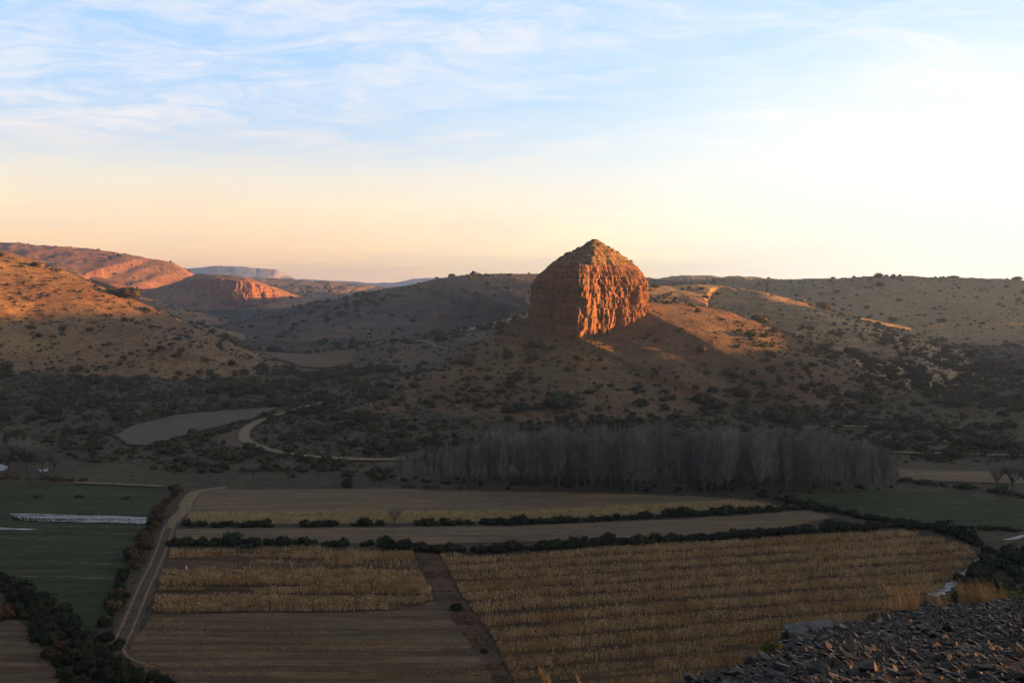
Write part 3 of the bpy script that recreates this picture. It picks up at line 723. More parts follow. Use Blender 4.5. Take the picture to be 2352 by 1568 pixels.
def poplar_data(seed, H=16.0, spread=.18, twigs=150, fine=420):
    rng = random.Random(seed); pts = [Vector((0, 0, 0))]
    x = y = 0
    for k in range(1, 8):
        x += rng.uniform(-.12, .12); y += rng.uniform(-.12, .12); pts.append(Vector((x, y, H*.93*k/7)))
    rad_ = [.20*(1-k/7.6)+.02 for k in range(8)]
    trunk = polytube(pts, rad_, 6); cr = []
    def on(tt): 
        f = tt*7; i = min(6, int(f)); return pts[i].lerp(pts[i+1], f-i)
    ends = []
    for k in range(twigs):
        tt = rng.uniform(.10, .97)**.9; p = on(tt); a = rng.uniform(0, 2*PI)
        L = H*spread*(1.15-tt*.75)*rng.uniform(.6, 1.25); up = rng.uniform(.75, .95)
        q1 = p + Vector((math.cos(a)*L*.55, math.sin(a)*L*.55, L*up))
        q2 = q1 + Vector((math.cos(a)*L*.15, math.sin(a)*L*.15, L*.55))
        cr.append(tube(p, q1, .045, .028, 3)); cr.append(tube(q1, q2, .028, .012, 3)); ends += [(p, q1), (q1, q2), (q1, q2)]
    Vs = []
    for k in range(fine):
        a_, b_ = ends[rng.randint(0, len(ends)-1)]; p = a_.lerp(b_, rng.uniform(.2, 1))
        an = rng.uniform(0, 2*PI); L = rng.uniform(.6, 1.7); q_ = p + Vector((math.cos(an)*L*.4, math.sin(an)*L*.4, L))
        s = Vector((-math.sin(an), math.cos(an), 0))*.028; Vs += [p-s, p+s, q_]
    V = np.array([v[:] for v in Vs]); cr.append((V, np.arange(len(V)).reshape(-1, 3)))
    return trunk, join(cr)
def broad_tree_data(seed, H=9.0, leaf=True, nl=900):
    rng = random.Random(seed); tr = [polytube([(0, 0, -.3), (.1, 0, H*.2), (.0, .15, H*.38)], [.28, .22, .17], 7)]; cr = []; cs = []
    for k in range(9):
        a = k*2*PI/9+rng.uniform(-.3, .3); p0 = Vector((0, .1, H*rng.uniform(.22, .4)))
        p1 = p0 + Vector((math.cos(a)*H*.16, math.sin(a)*H*.16, H*.2)); p2 = p1 + Vector((math.cos(a)*H*rng.uniform(.08, .2), math.sin(a)*H*rng.uniform(.08, .2), H*rng.uniform(.12, .3)))
        tr.append(polytube([p0, p1, p2], [.13, .09, .05], 4)); r = H*rng.uniform(.15, .24); cs.append((p2[:], (r, r, r*.85)))
        if not leaf:
            for j in range(26):
                b = Vector((rng.gauss(0, 1), rng.gauss(0, 1), abs(rng.gauss(0, 1))+.4)).normalized(); o = p1.lerp(p2, rng.random()); e = o+b*H*rng.uniform(.12, .28)
                cr.append(tube(o, e, .04, .015, 3))
                for m in range(4):
                    b2 = (b + Vector((rng.gauss(0, .5), rng.gauss(0, .5), rng.gauss(0, .3)+.3))).normalized(); o2 = o.lerp(e, rng.uniform(.3, 1)); cr.append(tube(o2, o2+b2*H*.1, .02, .008, 3))
    if leaf: cr.append(leaves(cs, nl, .26, rng, .2))
    return join(tr), join(cr)

def scatter_mesh(variants, P, sc, rz, hs=None):
    """join many copies of a few shapes into one mesh"""
    Vs, Fs, off = [], [], 0; n = len(variants); idx = np.arange(len(P)) % n
    hs = np.ones(len(P)) if hs is None else hs
    for k, (V, Fc) in enumerate(variants):
        m = idx == k
        if not m.any(): continue
        c, s = np.cos(rz[m])[:, None], np.sin(rz[m])[:, None]
        X = (V[None, :, 0]*c - V[None, :, 1]*s)*sc[m][:, None] + P[m][:, 0:1]
        Y = (V[None, :, 0]*s + V[None, :, 1]*c)*sc[m][:, None] + P[m][:, 1:2]
        Z = V[None, :, 2]*(sc[m]*hs[m])[:, None] + P[m][:, 2:3]
        Vs.append(np.stack([X, Y, Z], -1).reshape(-1, 3)); cnt = m.sum()
        Fs.append((Fc[None] + (np.arange(cnt)*len(V))[:, None, None]).reshape(-1, 3)+off); off += cnt*len(V)
    return np.vstack(Vs), np.vstack(Fs)

# ------------------------------------------------------------------ shrubs on the hills and in the valley
low = [lump(s, 1, .55, .8) for s in range(6)]
tiny = [lump(s+20, 1, .5, .8) for s in range(4)]
for i in range(4):     # the smallest: twenty faces
    V, Fc = ico(1); bm = bmesh.new(); bmesh.ops.create_icosphere(bm, subdivisions=1, radius=1)
    bm.free()
def ico0():
    p = (1+5**.5)/2; V = np.array([(-1, p, 0), (1, p, 0), (-1, -p, 0), (1, -p, 0), (0, -1, p), (0, 1, p), (0, -1, -p), (0, 1, -p), (p, 0, -1), (p, 0, 1), (-p, 0, -1), (-p, 0, 1)], float); V /= np.linalg.norm(V[0])
    Fc = np.array([(0,11,5),(0,5,1),(0,1,7),(0,7,10),(0,10,11),(1,5,9),(5,11,4),(11,10,2),(10,7,6),(7,1,8),(3,9,4),(3,4,2),(3,2,6),(3,6,8),(3,8,9),(4,9,5),(2,4,11),(6,2,10),(8,6,7),(9,8,1)]); return V, Fc
rt = np.random.RandomState(5); tiny = []
for k in range(6):
    V, Fc = ico0(); V = V*(1+.35*(rt.rand(12)-.5)*2)[:, None]; V[:, 2] = V[:, 2]*.7+.45; tiny.append((V, Fc))
bush_variants = [bush_data(s, 240, 6, .13) for s in range(5)]
mid_variants = [bush_data(40+s, 70, 4, .2) for s in range(5)]
shrub_meshes = [mesh_np('shrub', V, Fc) for V, Fc in bush_variants]
for m_ in shrub_meshes: m_.materials.append(M['bush'])
hedge_meshes = [mesh_np('hedge_bush', V, Fc) for V, Fc in bush_variants]
for m_ in hedge_meshes: m_.materials.append(M['hedge'])

nr = np.random.RandomState(21)
def in_any(x, y, polys):
    m = np.zeros(x.shape, bool)
    for P in polys: m |= inside(P, x, y)
    return m
grove_poly = world_poly([(890,1096),(1000,1110),(1300,1119),(1480,1128),(1760,1132),(2055,1116),(2050,1088),(1900,1080),(1600,1078),(1300,1078),(1000,1084),(900,1086)])
BLOCK = SHEETS + [grove_poly]
def sample(n, y0, y1, umin=-60, umax=2420):
    """points spread evenly over the ground in view between two depths"""
    y = np.sqrt(nr.rand(n)*(y1*y1-y0*y0)+y0*y0); u = nr.uniform(umin, umax, n); return (u-CU)/F*y, y
hill_pts, valley_pts = [], []
def add_zone(n, y0, y1, cover=1.0):
    x, y = sample(n, y0, y1); z, idn = terrain(x, y, True)
    u, v, d = project(x, y, z)
    cl_ = fbm(x/35, y/35, oct=3, seed=41); cl2 = fbm(x/120, y/120, oct=2, seed=43)
    keep = np.zeros(n, bool); size = nr.lognormal(-.08, .56, n)
    names = np.array(NAMES + ['floor'])[idn]
    for nm, thr, sz in (('left_hill', .62, 1.4), ('butte_hill', .58, 1.4), ('right_spur', .5, 1.5), ('right_plateau', .55, 1.35), ('back_hill', .6, 1.45), ('spur_hill', .6, 1.8), ('far_left_hill', .6, 1.9),
                        ('cliff_hill', .6, 1.8), ('far_ridge', .5, 3.0)):
        m = names == nm; keep |= m & (nr.rand(n) < thr*np.clip(1 + 2.0*cl_ + .8*cl2, .12, 2.2)); size[m] *= sz
    # thicker low on the slopes
    lowb = (names != 'floor') & (z < 9) & (z > 0) & (nr.rand(n) < .5*(1-z/9)); keep |= lowb
    # dark bushy foot below the ledge of the right spur
    dk = (names == 'right_spur') & (z < 22) & (nr.rand(n) < .65); keep |= dk; size[dk] *= 1.15
    m = names == 'floor'
    dens = np.clip(.78 + 1.1*cl_ + .5*cl2, .06, .97); keep |= m & (nr.rand(n) < dens) ; size[m] *= 1.55
    keep &= ~in_any(x, y, BLOCK) & (np.abs(u-CU) < 1260)
    keep &= ~((np.hypot(x-BX, y-BY) < 40) & (y > 548 + np.abs(x-37.5)*.8))
    x, y, z, size, names = x[keep], y[keep], z[keep], size[keep], names[keep]
    return np.stack([x, y, z, size*cover], -1), names
PZ, NZn = [], []
for n, y0, y1, cv in ((8500, 335, 620, .8), (8500, 620, 1000, .9), (7000, 1000, 1700, 1.0), (6000, 1700, 3300, 1.3)):
    a, b = add_zone(n, y0, y1, cv); PZ.append(a); NZn.append(b)
PZ = np.vstack(PZ); NZn = np.concatenate(NZn)
vis = visible(PZ[:, 0], PZ[:, 1], PZ[:, 2]+PZ[:, 3])
PZ = PZ[vis]; NZn = NZn[vis]
# clumps low in the valley: dark tree belts along the dry river
belts = [([(500,892),(560,900),(640,893),(700,882),(780,870),(860,862),(885,862)], 90, 3.2, 9), ([(430,880),(520,880),(600,868),(700,868),(800,858)], 60, 2.8, 8),
         ([(340,1030),(420,1014),(500,993),(560,972),(620,958),(680,944)], 46, 1.9, 3), ([(275,985),(340,966),(430,948),(520,936),(620,930),(720,915)], 50, 2.0, 4),
         ([(360,1075),(480,1072),(620,1075),(760,1080),(880,1088)], 60, 1.7, 5), ([(380,1035),(460,1040),(560,1048),(680,1062),(800,1070)], 44, 1.9, 4),
         ([(430,780),(500,795),(560,805),(640,812)], 40, 3.2, 12), ([(540,700),(640,706),(740,720),(830,740),(900,748)], 60, 4.5, 40),
         ([(620,735),(720,752),(800,762),(900,770)], 60, 3.8, 25), ([(2210,1022),(2290,1026),(2360,1030)], 26, 2.4, 4), ([(2060,1104),(2140,1112),(2240,1122),(2352,1140)], 46, 1.3, 1.2),
         ([(0,925),(120,930),(260,925),(380,915)], 60, 2.2, 8), ([(2060,830),(2160,850),(2300,870),(2400,880)], 70, 2.6, 20), ([(1980,880),(2100,900),(2260,920),(2400,930)], 90, 2.3, 14),
         ([(1500,975),(1700,968),(1900,965),(2100,975),(2300,985)], 80, 2.0, 7), ([(1660,930),(1800,940),(1960,930)], 40, 2.1, 8),
         ([(-40,1100),(60,1098),(160,1104),(200,1106)], 24, 1.2, 1.0), ([(1000,1122),(930,1118),(1100,1122)], 20, .9, .6), ([(1240,1000),(1100,1015),(960,1030),(860,1040)], 34, 2.0, 5)]
bp = []
for pts, n, s0, jit in belts:
    W = smooth_path([ground(*p) for p in pts], 8); W = np.array(W)
    for k in range(n):
        f = R.random()*(len(W)-1.001); i = int(f); p = W[i]+(W[i+1]-W[i])*(f-i)
        bp.append((p[0]+R.gauss(0, jit*.5), p[1]+R.gauss(0, jit), s0*R.lognormvariate(0, .28)))
bp = np.array(bp); okb = ~in_any(bp[:, 0], bp[:, 1], SHEETS); bp = bp[okb]
bz = np.where(bp[:, 1] < 345, 0, terrain(bp[:, 0], bp[:, 1]))
PZ = np.vstack([PZ, np.stack([bp[:, 0], bp[:, 1], bz, bp[:, 2]], -1)]); NZn = np.concatenate([NZn, np.full(len(bp), 'floor')])

u_, v_, d_ = project(PZ[:, 0], PZ[:, 1], PZ[:, 2]); app = PZ[:, 3]/d_*F
app = np.where((u_ < 0) | (u_ > 2352), app*.01, app)
PLACE = {'left_hill': 'the grassy hill at the left edge', 'butte_hill': 'the slope below the red rock butte', 'right_spur': 'the spur to the right of the butte', 'right_plateau': 'the long plateau at the right',
         'back_hill': 'the dim hill left of and behind the butte', 'spur_hill': 'the far spur at the left', 'far_left_hill': 'the far left hill', 'cliff_hill': 'the hill with the red cliff', 'far_ridge': 'the far ridge'}
def size_word(s): return 'large' if s > 2.6 else ('medium' if s > 1.7 else 'small')
MARKS_V = [(290, 1000, 'the left tip of the sandy pan'), (500, 960, 'the middle of the sandy pan'), (640, 935, 'the right tip of the sandy pan'), (568, 1003, 'the bend of the dirt road'), (700, 1050, 'the straight part of the dirt road'),
    (830, 910, 'the olive trees at the butte foot'), (560, 892, 'the yellow-green tree pair'), (720, 840, 'the brown field in the valley'), (443, 782, 'the small white pond'), (800, 745, 'the pale far field'), (900, 845, 'the olive tree up the valley'),
    (60, 1080, 'the bare trees at the left edge'), (15, 965, 'the big round bush at the left edge'), (180, 925, 'the foot of the left hill'), (800, 1110, 'the tree-like bush behind the ploughed field'), (620, 1095, 'the two small bare trees'), (900, 1080, 'the left tip of the grove'),
    (2060, 1080, 'the right end of the grove'), (2200, 1095, 'the bare brown field at the right'), (1965, 983, 'the pale track behind the grove'), (2200, 1043, 'the pale track at the far right'), (1500, 965, 'the middle of the grove, on the slope foot'), (1200, 990, 'the left half of the grove, on the slope foot'), (2200, 850, 'the foot of the right plateau'), (1050, 840, 'the track far below the butte')]
MARKS_H = [(1335, 775, 'the front corner of the rock butte'), (1210, 735, 'the left foot of the rock butte'), (1495, 745, 'the right foot of the rock butte'), (1620, 730, 'the sunlit flank right of the butte'), (1600, 652, 'the sunlit top of the right spur'), (1800, 695, 'the crest of the right spur'), (1960, 760, 'the falling crest of the right spur'),
    (1560, 835, 'the left end of the dark ledge'), (1760, 830, 'the middle of the dark ledge'), (1960, 828, 'the right end of the dark ledge'), (1050, 840, 'the left shoulder of the butte hill'), (880, 920, 'the left toe of the butte hill'), (1350, 900, 'the middle of the butte slope'), (1150, 930, 'the lower left butte slope'), (1600, 920, 'the lower right butte slope'), (1850, 900, 'the bushy foot of the right spur'),
    (60, 600, 'the top of the left hill'), (220, 680, 'the sunlit crest of the left hill'), (60, 690, 'the sunlit face of the left hill'), (150, 700, 'the shade line on the left hill'), (300, 760, 'the shaded spur of the left hill'), (450, 810, 'the toe of the left hill'), (80, 830, 'the shaded foot of the left hill'), (250, 840, 'the lower face of the left hill'), (2200, 700, 'the middle of the right plateau'), (2000, 700, 'the fold of the right plateau'), (1150, 680, 'the dim hill behind the butte')]
def floor_place(u, v):
    if u > 2050 and v > 1060: return 'the far right fields'
    if u > 1500: return 'the dark flat right of the butte slope'
    if v > 1010: return 'the rough ground behind the brown fields'
    if u < 560 and v > 860: return 'the rough ground round the pale sandy pan'
    if v > 840: return 'the dark belt in the valley bend'
    return 'the far valley floor at the left'
order = np.argsort(-app); isfl = NZn == 'floor'
pick_h = [i for i in order if not isfl[i]][:300]; pick_v = [i for i in order if isfl[i]][:300]
for kk, i in enumerate(pick_h + pick_v):
    x, y, z, s = PZ[i]; nm = NZn[i]; fl_ = nm == 'floor'
    pl = floor_place(u_[i], v_[i]) if fl_ else PLACE[nm]
    shade = ''
    if nm in ('butte_hill', 'right_spur'):
        pass
    if nm == 'left_hill': pl = pl + (', sunlit upper part' if z > 42 else ', shaded lower part')
    bl_, bd = None, 1e9
    for lu, lv, ln_ in (MARKS_V if fl_ else MARKS_H):
        dd_ = math.hypot((u_[i]-lu), (v_[i]-lv)*2.2)
        if dd_ < bd: bd = dd_; bl_ = (lu, lv, ln_)
    du_, dv_ = u_[i]-bl_[0], (v_[i]-bl_[1])*2.2
    way = ('right of' if du_ > 0 else 'left of') if abs(du_) > abs(dv_) else ('in front of' if dv_ > 0 else 'beyond')
    pl = ('just ' if bd < 45 else '') + way + ' ' + bl_[2]
    lab = f'{size_word(s)} dark {"bush" if fl_ else "shrub"} {pl}'
    o = obj('valley_bush' if fl_ else 'hillside_shrub', shrub_meshes[kk % 5], None, label=lab, cat='bush' if fl_ else 'shrub', group=f'{size_word(s)} {"bushes" if fl_ else "shrubs"} {pl}')
    o.location = (x, y, z-.1); o.rotation_euler = (0, 0, R.uniform(0, 6.28)); o.scale = (s, s*R.uniform(.8, 1.2), s*R.uniform(.8, 1.1))
rest = np.ones(len(PZ), bool); rest[pick_h+pick_v] = False
for fl_ in (False, True):
    near_ = rest & (isfl == fl_) & (d_ < 900); far_ = rest & (isfl == fl_) & (d_ >= 900)
    parts = []
    for m, var in ((near_, mid_variants), (far_, tiny)):
        n = int(m.sum()); Pp = PZ[m][:, :3].copy(); Pp[:, 2] -= .1
        if n: parts.append(scatter_mesh(var, Pp, PZ[m][:, 3], nr.rand(n)*6.28, nr.uniform(.7, 1.1, n)))
    V, Fc = join(parts)
    obj('scattered_scrub' if not fl_ else 'valley_scrub', mesh_np('scrub', V, Fc), M['bush_far'], kind='stuff',
        label='scattered small scrub over the far hill slopes' if not fl_ else 'low dark scrub over the valley floor', cat='scrub')
# low scrub and tussocks filling between: many and tiny
n = 26000; x, y = sample(n, 330, 1100); z, idn = terrain(x, y, True)
keep = ~in_any(x, y, BLOCK) & ~((np.hypot(x-BX, y-BY) < 38)); keep &= np.where(idn < 0, nr.rand(n) < .9, nr.rand(n) < .55)
x, y, z, idn = x[keep], y[keep], z[keep], idn[keep]; sz = nr.lognormal(-.75, .35, len(x))*np.where(idn < 0, 1.25, .95)
V, Fc = scatter_mesh(tiny, np.stack([x, y, z-.05], -1), sz, nr.rand(len(x))*6.28, nr.uniform(.6, 1, len(x)))
M['tussock'] = simple_mat('tussock_grass', (.06, .05, .028), (.12, .095, .05), .08, bumpd=0, c3=(.035, .036, .02))
obj('tussocks', mesh_np('tussocks', V, Fc), M['tussock'], kind='stuff', label='grey-brown tussocks over slopes and valley floor', cat='tussocks')
n = 9000; x, y = sample(n, 380, 760, 820, 2150); z, idn = terrain(x, y, True)
keep = np.isin(np.array(NAMES+['floor'])[idn], ['butte_hill', 'right_spur']) & (nr.rand(n) < np.clip(.25+1.4*fbm(x/22, y/30, oct=3, seed=47), .03, 1)) & (np.hypot(x-BX, y-BY) > 37)
x, y, z = x[keep], y[keep], z[keep]; V, Fc = scatter_mesh(tiny, np.stack([x, y, z], -1), nr.lognormal(-1.3, .45, len(x)), nr.rand(len(x))*6.28, nr.uniform(.5, 1.1, len(x)))
M['talus'] = simple_mat('pale_talus', (.17, .12, .085), (.30, .22, .16), .5, bumpd=0, island=.4)
obj('talus_stones', mesh_np('talus_stones', V, Fc), M['talus'], kind='stuff', label='pale fallen stones strewn over the butte slope', cat='stones')
# shrubs on the butte cap
k = 0
while k < 95:
    a = R.uniform(0, 2*PI); r = 33*math.sqrt(R.random()); x = apx+math.cos(a)*r; y = apy+math.sin(a)*r; z = cap_z(x, y)
    if z is None: continue
    s = R.uniform(.45, 1.15)
    o = obj('cap_shrub', shrub_meshes[k % 5], None, label='small dark shrub on the grassy cap of the rock butte', cat='shrub', group='shrubs on top of the butte')
    o.location = (x, y, z-.15); o.scale = (s, s, s); o.rotation_euler = (0, 0, a*3); k += 1

# ------------------------------------------------------------------ hedges between the fields
def hedge(pts, n, s0, s1, gaps, label, group, zs=1.0, jit=.5, mats=None, name='hedge_bush'):
    u0, u1 = pts[0][0], pts[-1][0]
    W = np.array(smooth_path([ground(*p) for p in pts], 8)); L = np.r_[0, np.cumsum(np.hypot(*np.diff(W, axis=0).T))]
    for k in range(n):
        s_ = (k+R.uniform(-.3, .3))/n*L[-1]; x = float(np.interp(s_, L, W[:, 0])); y = float(np.interp(s_, L, W[:, 1]))
        u = float(project(x, y, 0)[0])
        if any(a < u < b for a, b in gaps): continue
        x += R.gauss(0, jit*.5); y += R.gauss(0, jit); s = R.uniform(s0*.75, s1)*(1 if R.random() < .86 else 1.35)
        ms = (mats or [hedge_meshes])[0] if not mats else R.choice(mats)
        ww = ['first quarter from the left', 'second quarter from the left', 'third quarter from the left', 'right-hand quarter'][min(3, int(abs(u-min(u0, u1))/abs(u1-u0+.1)*4))]
        o = obj(name, ms[k % 5], None, label=f'{label}, {ww}', cat='bush', group=f'{group}, {ww}')
        o.location = (x, y, -.1); o.rotation_euler = (0, 0, R.uniform(0, 6.28)); o.scale = (s, s, s*zs*R.uniform(.85, 1.15))
russet_meshes = [mesh_np('russet_bush', V, Fc) for V, Fc in bush_variants]
for m_ in russet_meshes: m_.materials.append(M['russet'])
willow_meshes = [mesh_np('yellow_bush', V, Fc) for V, Fc in bush_variants]
for m_ in willow_meshes: m_.materials.append(M['willow'])
hedge([(432,1207),(620,1208),(700,1207),(900,1205),(1000,1203),(1200,1202),(1400,1193),(1600,1183),(1800,1171),(1860,1168)], 118, 1.15, 1.8, [(630,688),(782,806),(830,838),(892,965)],
      'dark bush in the upper hedge below the pale stubble strip', 'bushes of the upper hedge', 1.05)
hedge([(396,1250),(500,1250),(620,1251),(700,1253),(800,1253),(870,1254),(960,1262),(1060,1266),(1200,1263),(1400,1252),(1600,1239),(1800,1225),(2000,1213),(2100,1210),(2180,1225),(2250,1255)], 150, 1.35, 2.15, [(802,822),(862,876)],
      'dark bush in the lower hedge above the standing maize', 'bushes of the lower hedge', 1.1, .8)
hedge([(1745,1140),(1800,1150),(1860,1166),(1930,1178),(2000,1192),(2080,1204)], 44, 1.0, 1.6, [], 'dark bush in the slanting hedge by the green field', 'bushes of the slanting hedge', 1.0, .8)
hedge([(2100,1206),(2180,1212),(2260,1216),(2352,1218)], 24, .8, 1.3, [], 'dark bush at the near edge of the right green field', 'bushes below the right green field', .9, .6)
hedge([(405,1122),(385,1150),(362,1185),(345,1215),(325,1255),(300,1300),(282,1345),(262,1395),(240,1440)], 56, 1.0, 1.9, [], 'tall bush left of the two-wheel track', 'bushes left of the track', 1.25, 1.2, [hedge_meshes, russet_meshes, russet_meshes], name='track_bush')
hedge([(200,1475),(230,1460),(262,1500),(240,1520),(290,1550),(340,1560),(400,1580)], 26, .8, 1.4, [], 'dark bush beside the bend of the two-wheel track', 'bushes at the track bend', 1.1, 1.2, name='track_bush')
hedge([(-20,1330),(40,1370),(100,1410),(150,1450),(190,1500),(250,1555),(300,1600)], 46, 1.3, 2.4, [], 'big dark bush in the bottom left thicket', 'thicket at the bottom left', 1.1, 2.2, name='thicket_bush')
hedge([(-20,1400),(60,1420),(110,1470),(150,1530),(200,1600)], 26, 1.1, 2.0, [], 'dark bush, near side of bottom left thicket', 'near side of the left thicket', 1.0, 1.5, [hedge_meshes, hedge_meshes, russet_meshes], name='thicket_bush')
hedge([(2352,1262),(2290,1275),(2270,1300),(2250,1330),(2230,1360),(2190,1400),(2130,1420),(2060,1440)], 56, 1.1, 2.0, [], 'dark bush along the streamlet beyond the scree', 'bushes along the streamlet', 1.0, 1.8, name='bank_bush')
hedge([(2400,1290),(2340,1310),(2300,1340),(2280,1380),(2330,1400)], 40, 1.4, 2.3, [], 'dark bush on the shaded bank at the right edge', 'bushes on the right bank', 1.0, 3.5, name='bank_bush')
def lone(u, v, s, mesh, label, name='bush', zs=1.0, z=0):
    x, y = ground(u, v); o = obj(name, mesh, None, label=label, cat='bush'); o.location = (x, y, z-.1); o.scale = (s, s, s*zs)
lone(1047, 1402, 1.35, hedge_meshes[1], 'round dark bush alone on the ditch between the two maize fields', zs=1.2)
lone(1112, 1497, .8, hedge_meshes[2], 'small dark bush low on the ditch between the fields')
lone(800, 1118, 2.4, hedge_meshes[3], 'round dark tree-like bush behind the ploughed field', zs=1.4)
lone(512, 1020, 1.5, hedge_meshes[4], 'round dark bush in the clearing inside the road bend', zs=1.2)
lone(15, 965, 3.2, hedge_meshes[0], 'big round dark bush at the left edge of the valley')
lone(85, 1142, 1.3, hedge_meshes[1], 'low dark bush in the upper left green field, left one', zs=.6)
lone(182, 1142, 1.5, hedge_meshes[2], 'low dark bush in the upper left green field, middle one', zs=.6)
lone(290, 1145, 1.4, hedge_meshes[3], 'low dark bush in the upper left green field, right one', zs=.5)

# ------------------------------------------------------------------ trees
pop = []
for s in range(7):
    tr_, cr_ = poplar_data(300+s, 16, .19+.035*(s % 3), 170, 620); a = mesh_np('trunk', *tr_); b = mesh_np('crown', *cr_); a.materials.append(M['bark']); b.materials.append(M['twig']); pop.append((a, b))
gx = np.array(grove_poly); pts_ = []
x0, y0 = gx.min(0); x1, y1 = gx.max(0)
while len(pts_) < 250:
    x, y = R.uniform(x0, x1), R.uniform(y0, y1)
    if inside(grove_poly, np.array([x]), np.array([y]))[0] and all((x-a)**2+(y-b)**2 > 5.0 for a, b in pts_[-120:]): pts_.append((x, y))
for k, (x, y) in enumerate(pts_):
    u = float(project(x, y, 0)[0]); v = float(project(x, y, 0)[1])
    htop = np.interp(u, [880, 960, 1060, 1180, 1340, 1500, 1570, 1700, 1860, 1960, 2060], [1062, 1035, 1012, 1001, 988, 984, 994, 990, 992, 1008, 1045])
    hh = CAM_H - (htop-HV)/F*y; hh = min(hh, 20)*R.uniform(.74, 1.05)*(1+.10*float(vnoise([x/9], [y/9], seed=44)[0]))
    row = 'front edge' if v > np.interp(u, [900, 1480, 2050], [1100, 1116, 1108]) else 'inner part'
    side_ = ['left tip', 'left part', 'left of the middle', 'middle below the butte', 'right of the middle', 'right part', 'right tip'][min(6, int((u-880)/170))]
    row = row + (', tall' if hh > 16.3 else (', low' if hh < 13.5 else ', of middling height'))
    t_ = empty('poplar_tree', (x, y, 0), label=f'bare grey poplar, {row}, {side_} of the grove', cat='tree', group=f'poplars in the grove, {row}, {side_}')
    t_.scale = (hh/16*1.15, hh/16*1.15, hh/16); t_.rotation_euler = (0, 0, R.uniform(0, 6.28))
    a, b = pop[k % 7]; obj('trunk', a, None, t_); obj('crown', b, None, t_)
# understorey of the grove
hedge([(900,1100),(1100,1110),(1300,1114),(1480,1122),(1700,1128),(1900,1122),(2050,1108)], 60, .7, 1.2, [], 'low dark bush under the poplar grove', 'bushes under the poplars', .9, 3.0, name='grove_bush')
bare = []
for s in range(3):
    tr_, cr_ = broad_tree_data(500+s, 9, False); a = mesh_np('trunk', *tr_); b = mesh_np('crown', *cr_); a.materials.append(M['bark']); b.materials.append(M['twig']); bare.append((a, b))
for k, (u, v, h, lab) in enumerate([(20,1088,11,'wide bare grey tree at the left edge beside a pond'), (62,1086,12,'tall bare grey tree, second from the left edge'), (98,1086,9,'bare grey tree right of the tall one near the left edge'), (-25,1090,12,'bare grey tree cut by the left edge'),
        (125,1082,6.5,'small bare tree at the right end of the left edge group'), (582,1100,5,'small pale bare tree behind the ploughed field, left of its twin'), (662,1100,6.5,'pale bare tree with fan of twigs behind the ploughed field'), (888,1100,6,'pale bare tree at the left tip of the poplar grove'),
        (905,1208,5.2,'lone bare thorn tree rising from the upper hedge'), (2290,1125,8,'bare tree at the right edge beyond the green field'), (2325,1128,9,'tallest bare tree of the clump at the right edge'), (2358,1130,9,'bare tree cut by the right edge')]):
    x, y = ground(u, v); t_ = empty('bare_tree', (x, y, 0), label=lab, cat='tree'); t_.scale = (h/9,)*3; t_.rotation_euler = (0, 0, k*1.3)
    a, b = bare[k % 3]; obj('trunk', a, None, t_); obj('crown', b, None, t_)
lf = []
for s in range(3):
    tr_, cr_ = broad_tree_data(600+s, 9, True, 1100); a = mesh_np('trunk', *tr_); b = mesh_np('crown', *cr_); a.materials.append(M['bark']); b.materials.append(M['willow']); lf.append((a, b))
for k, (u, v, h, lab) in enumerate([(545,905,9,'yellow-green tree in the dark belt, left of the pair'), (582,900,9,'yellow-green tree in the dark belt, right of the pair'), (810,912,7.5,'olive tree at the foot of the butte slope, left one'), (838,910,8,'olive tree at the foot of the butte slope, right one'),
        (900,845,8,'olive tree farther up the valley beside the track'), (535,795,9,'pale green tree far off on the valley floor')]):
    x, y = ground(u, v); t_ = empty('leafy_tree', (x, y, tz(x, y)), label=lab, cat='tree'); t_.scale = (h/9*1.15, h/9*1.15, h/9); t_.rotation_euler = (0, 0, k*1.7)
    a, b = lf[k % 3]; obj('trunk', a, None, t_); obj('crown', b, None, t_)

# ------------------------------------------------------------------ standing maize and stubble
def stalk_cloud(P, h, lean=.12, leafy=2, wd=.05):
    n = len(P); out = []
    a = nr.rand(n)*6.28; lx = nr.normal(0, lean, n); ly = nr.normal(0, lean, n)
    top = P + np.stack([lx*h, ly*h, h], -1); w_ = np.stack([np.cos(a), np.sin(a)*.5, 0*a], -1)*wd
    out.append(np.stack([P-w_, P+w_, top], 1))
    for k in range(leafy):
        f = nr.uniform(.35, .95, n)[:, None]; b = P+(top-P)*f; an = nr.rand(n)*6.28; L = nr.uniform(.25, .6, n)*np.minimum(1, h/1.6)
        e = b + np.stack([np.cos(an)*L, np.sin(an)*L, nr.uniform(-.35, .25, n)], -1)
        out.append(np.stack([b+np.array([0, 0, .07]), b-np.array([0, 0, .07]), e], 1))
    V = np.concatenate(out).reshape(-1, 3); return V, np.arange(len(V)).reshape(-1, 3)
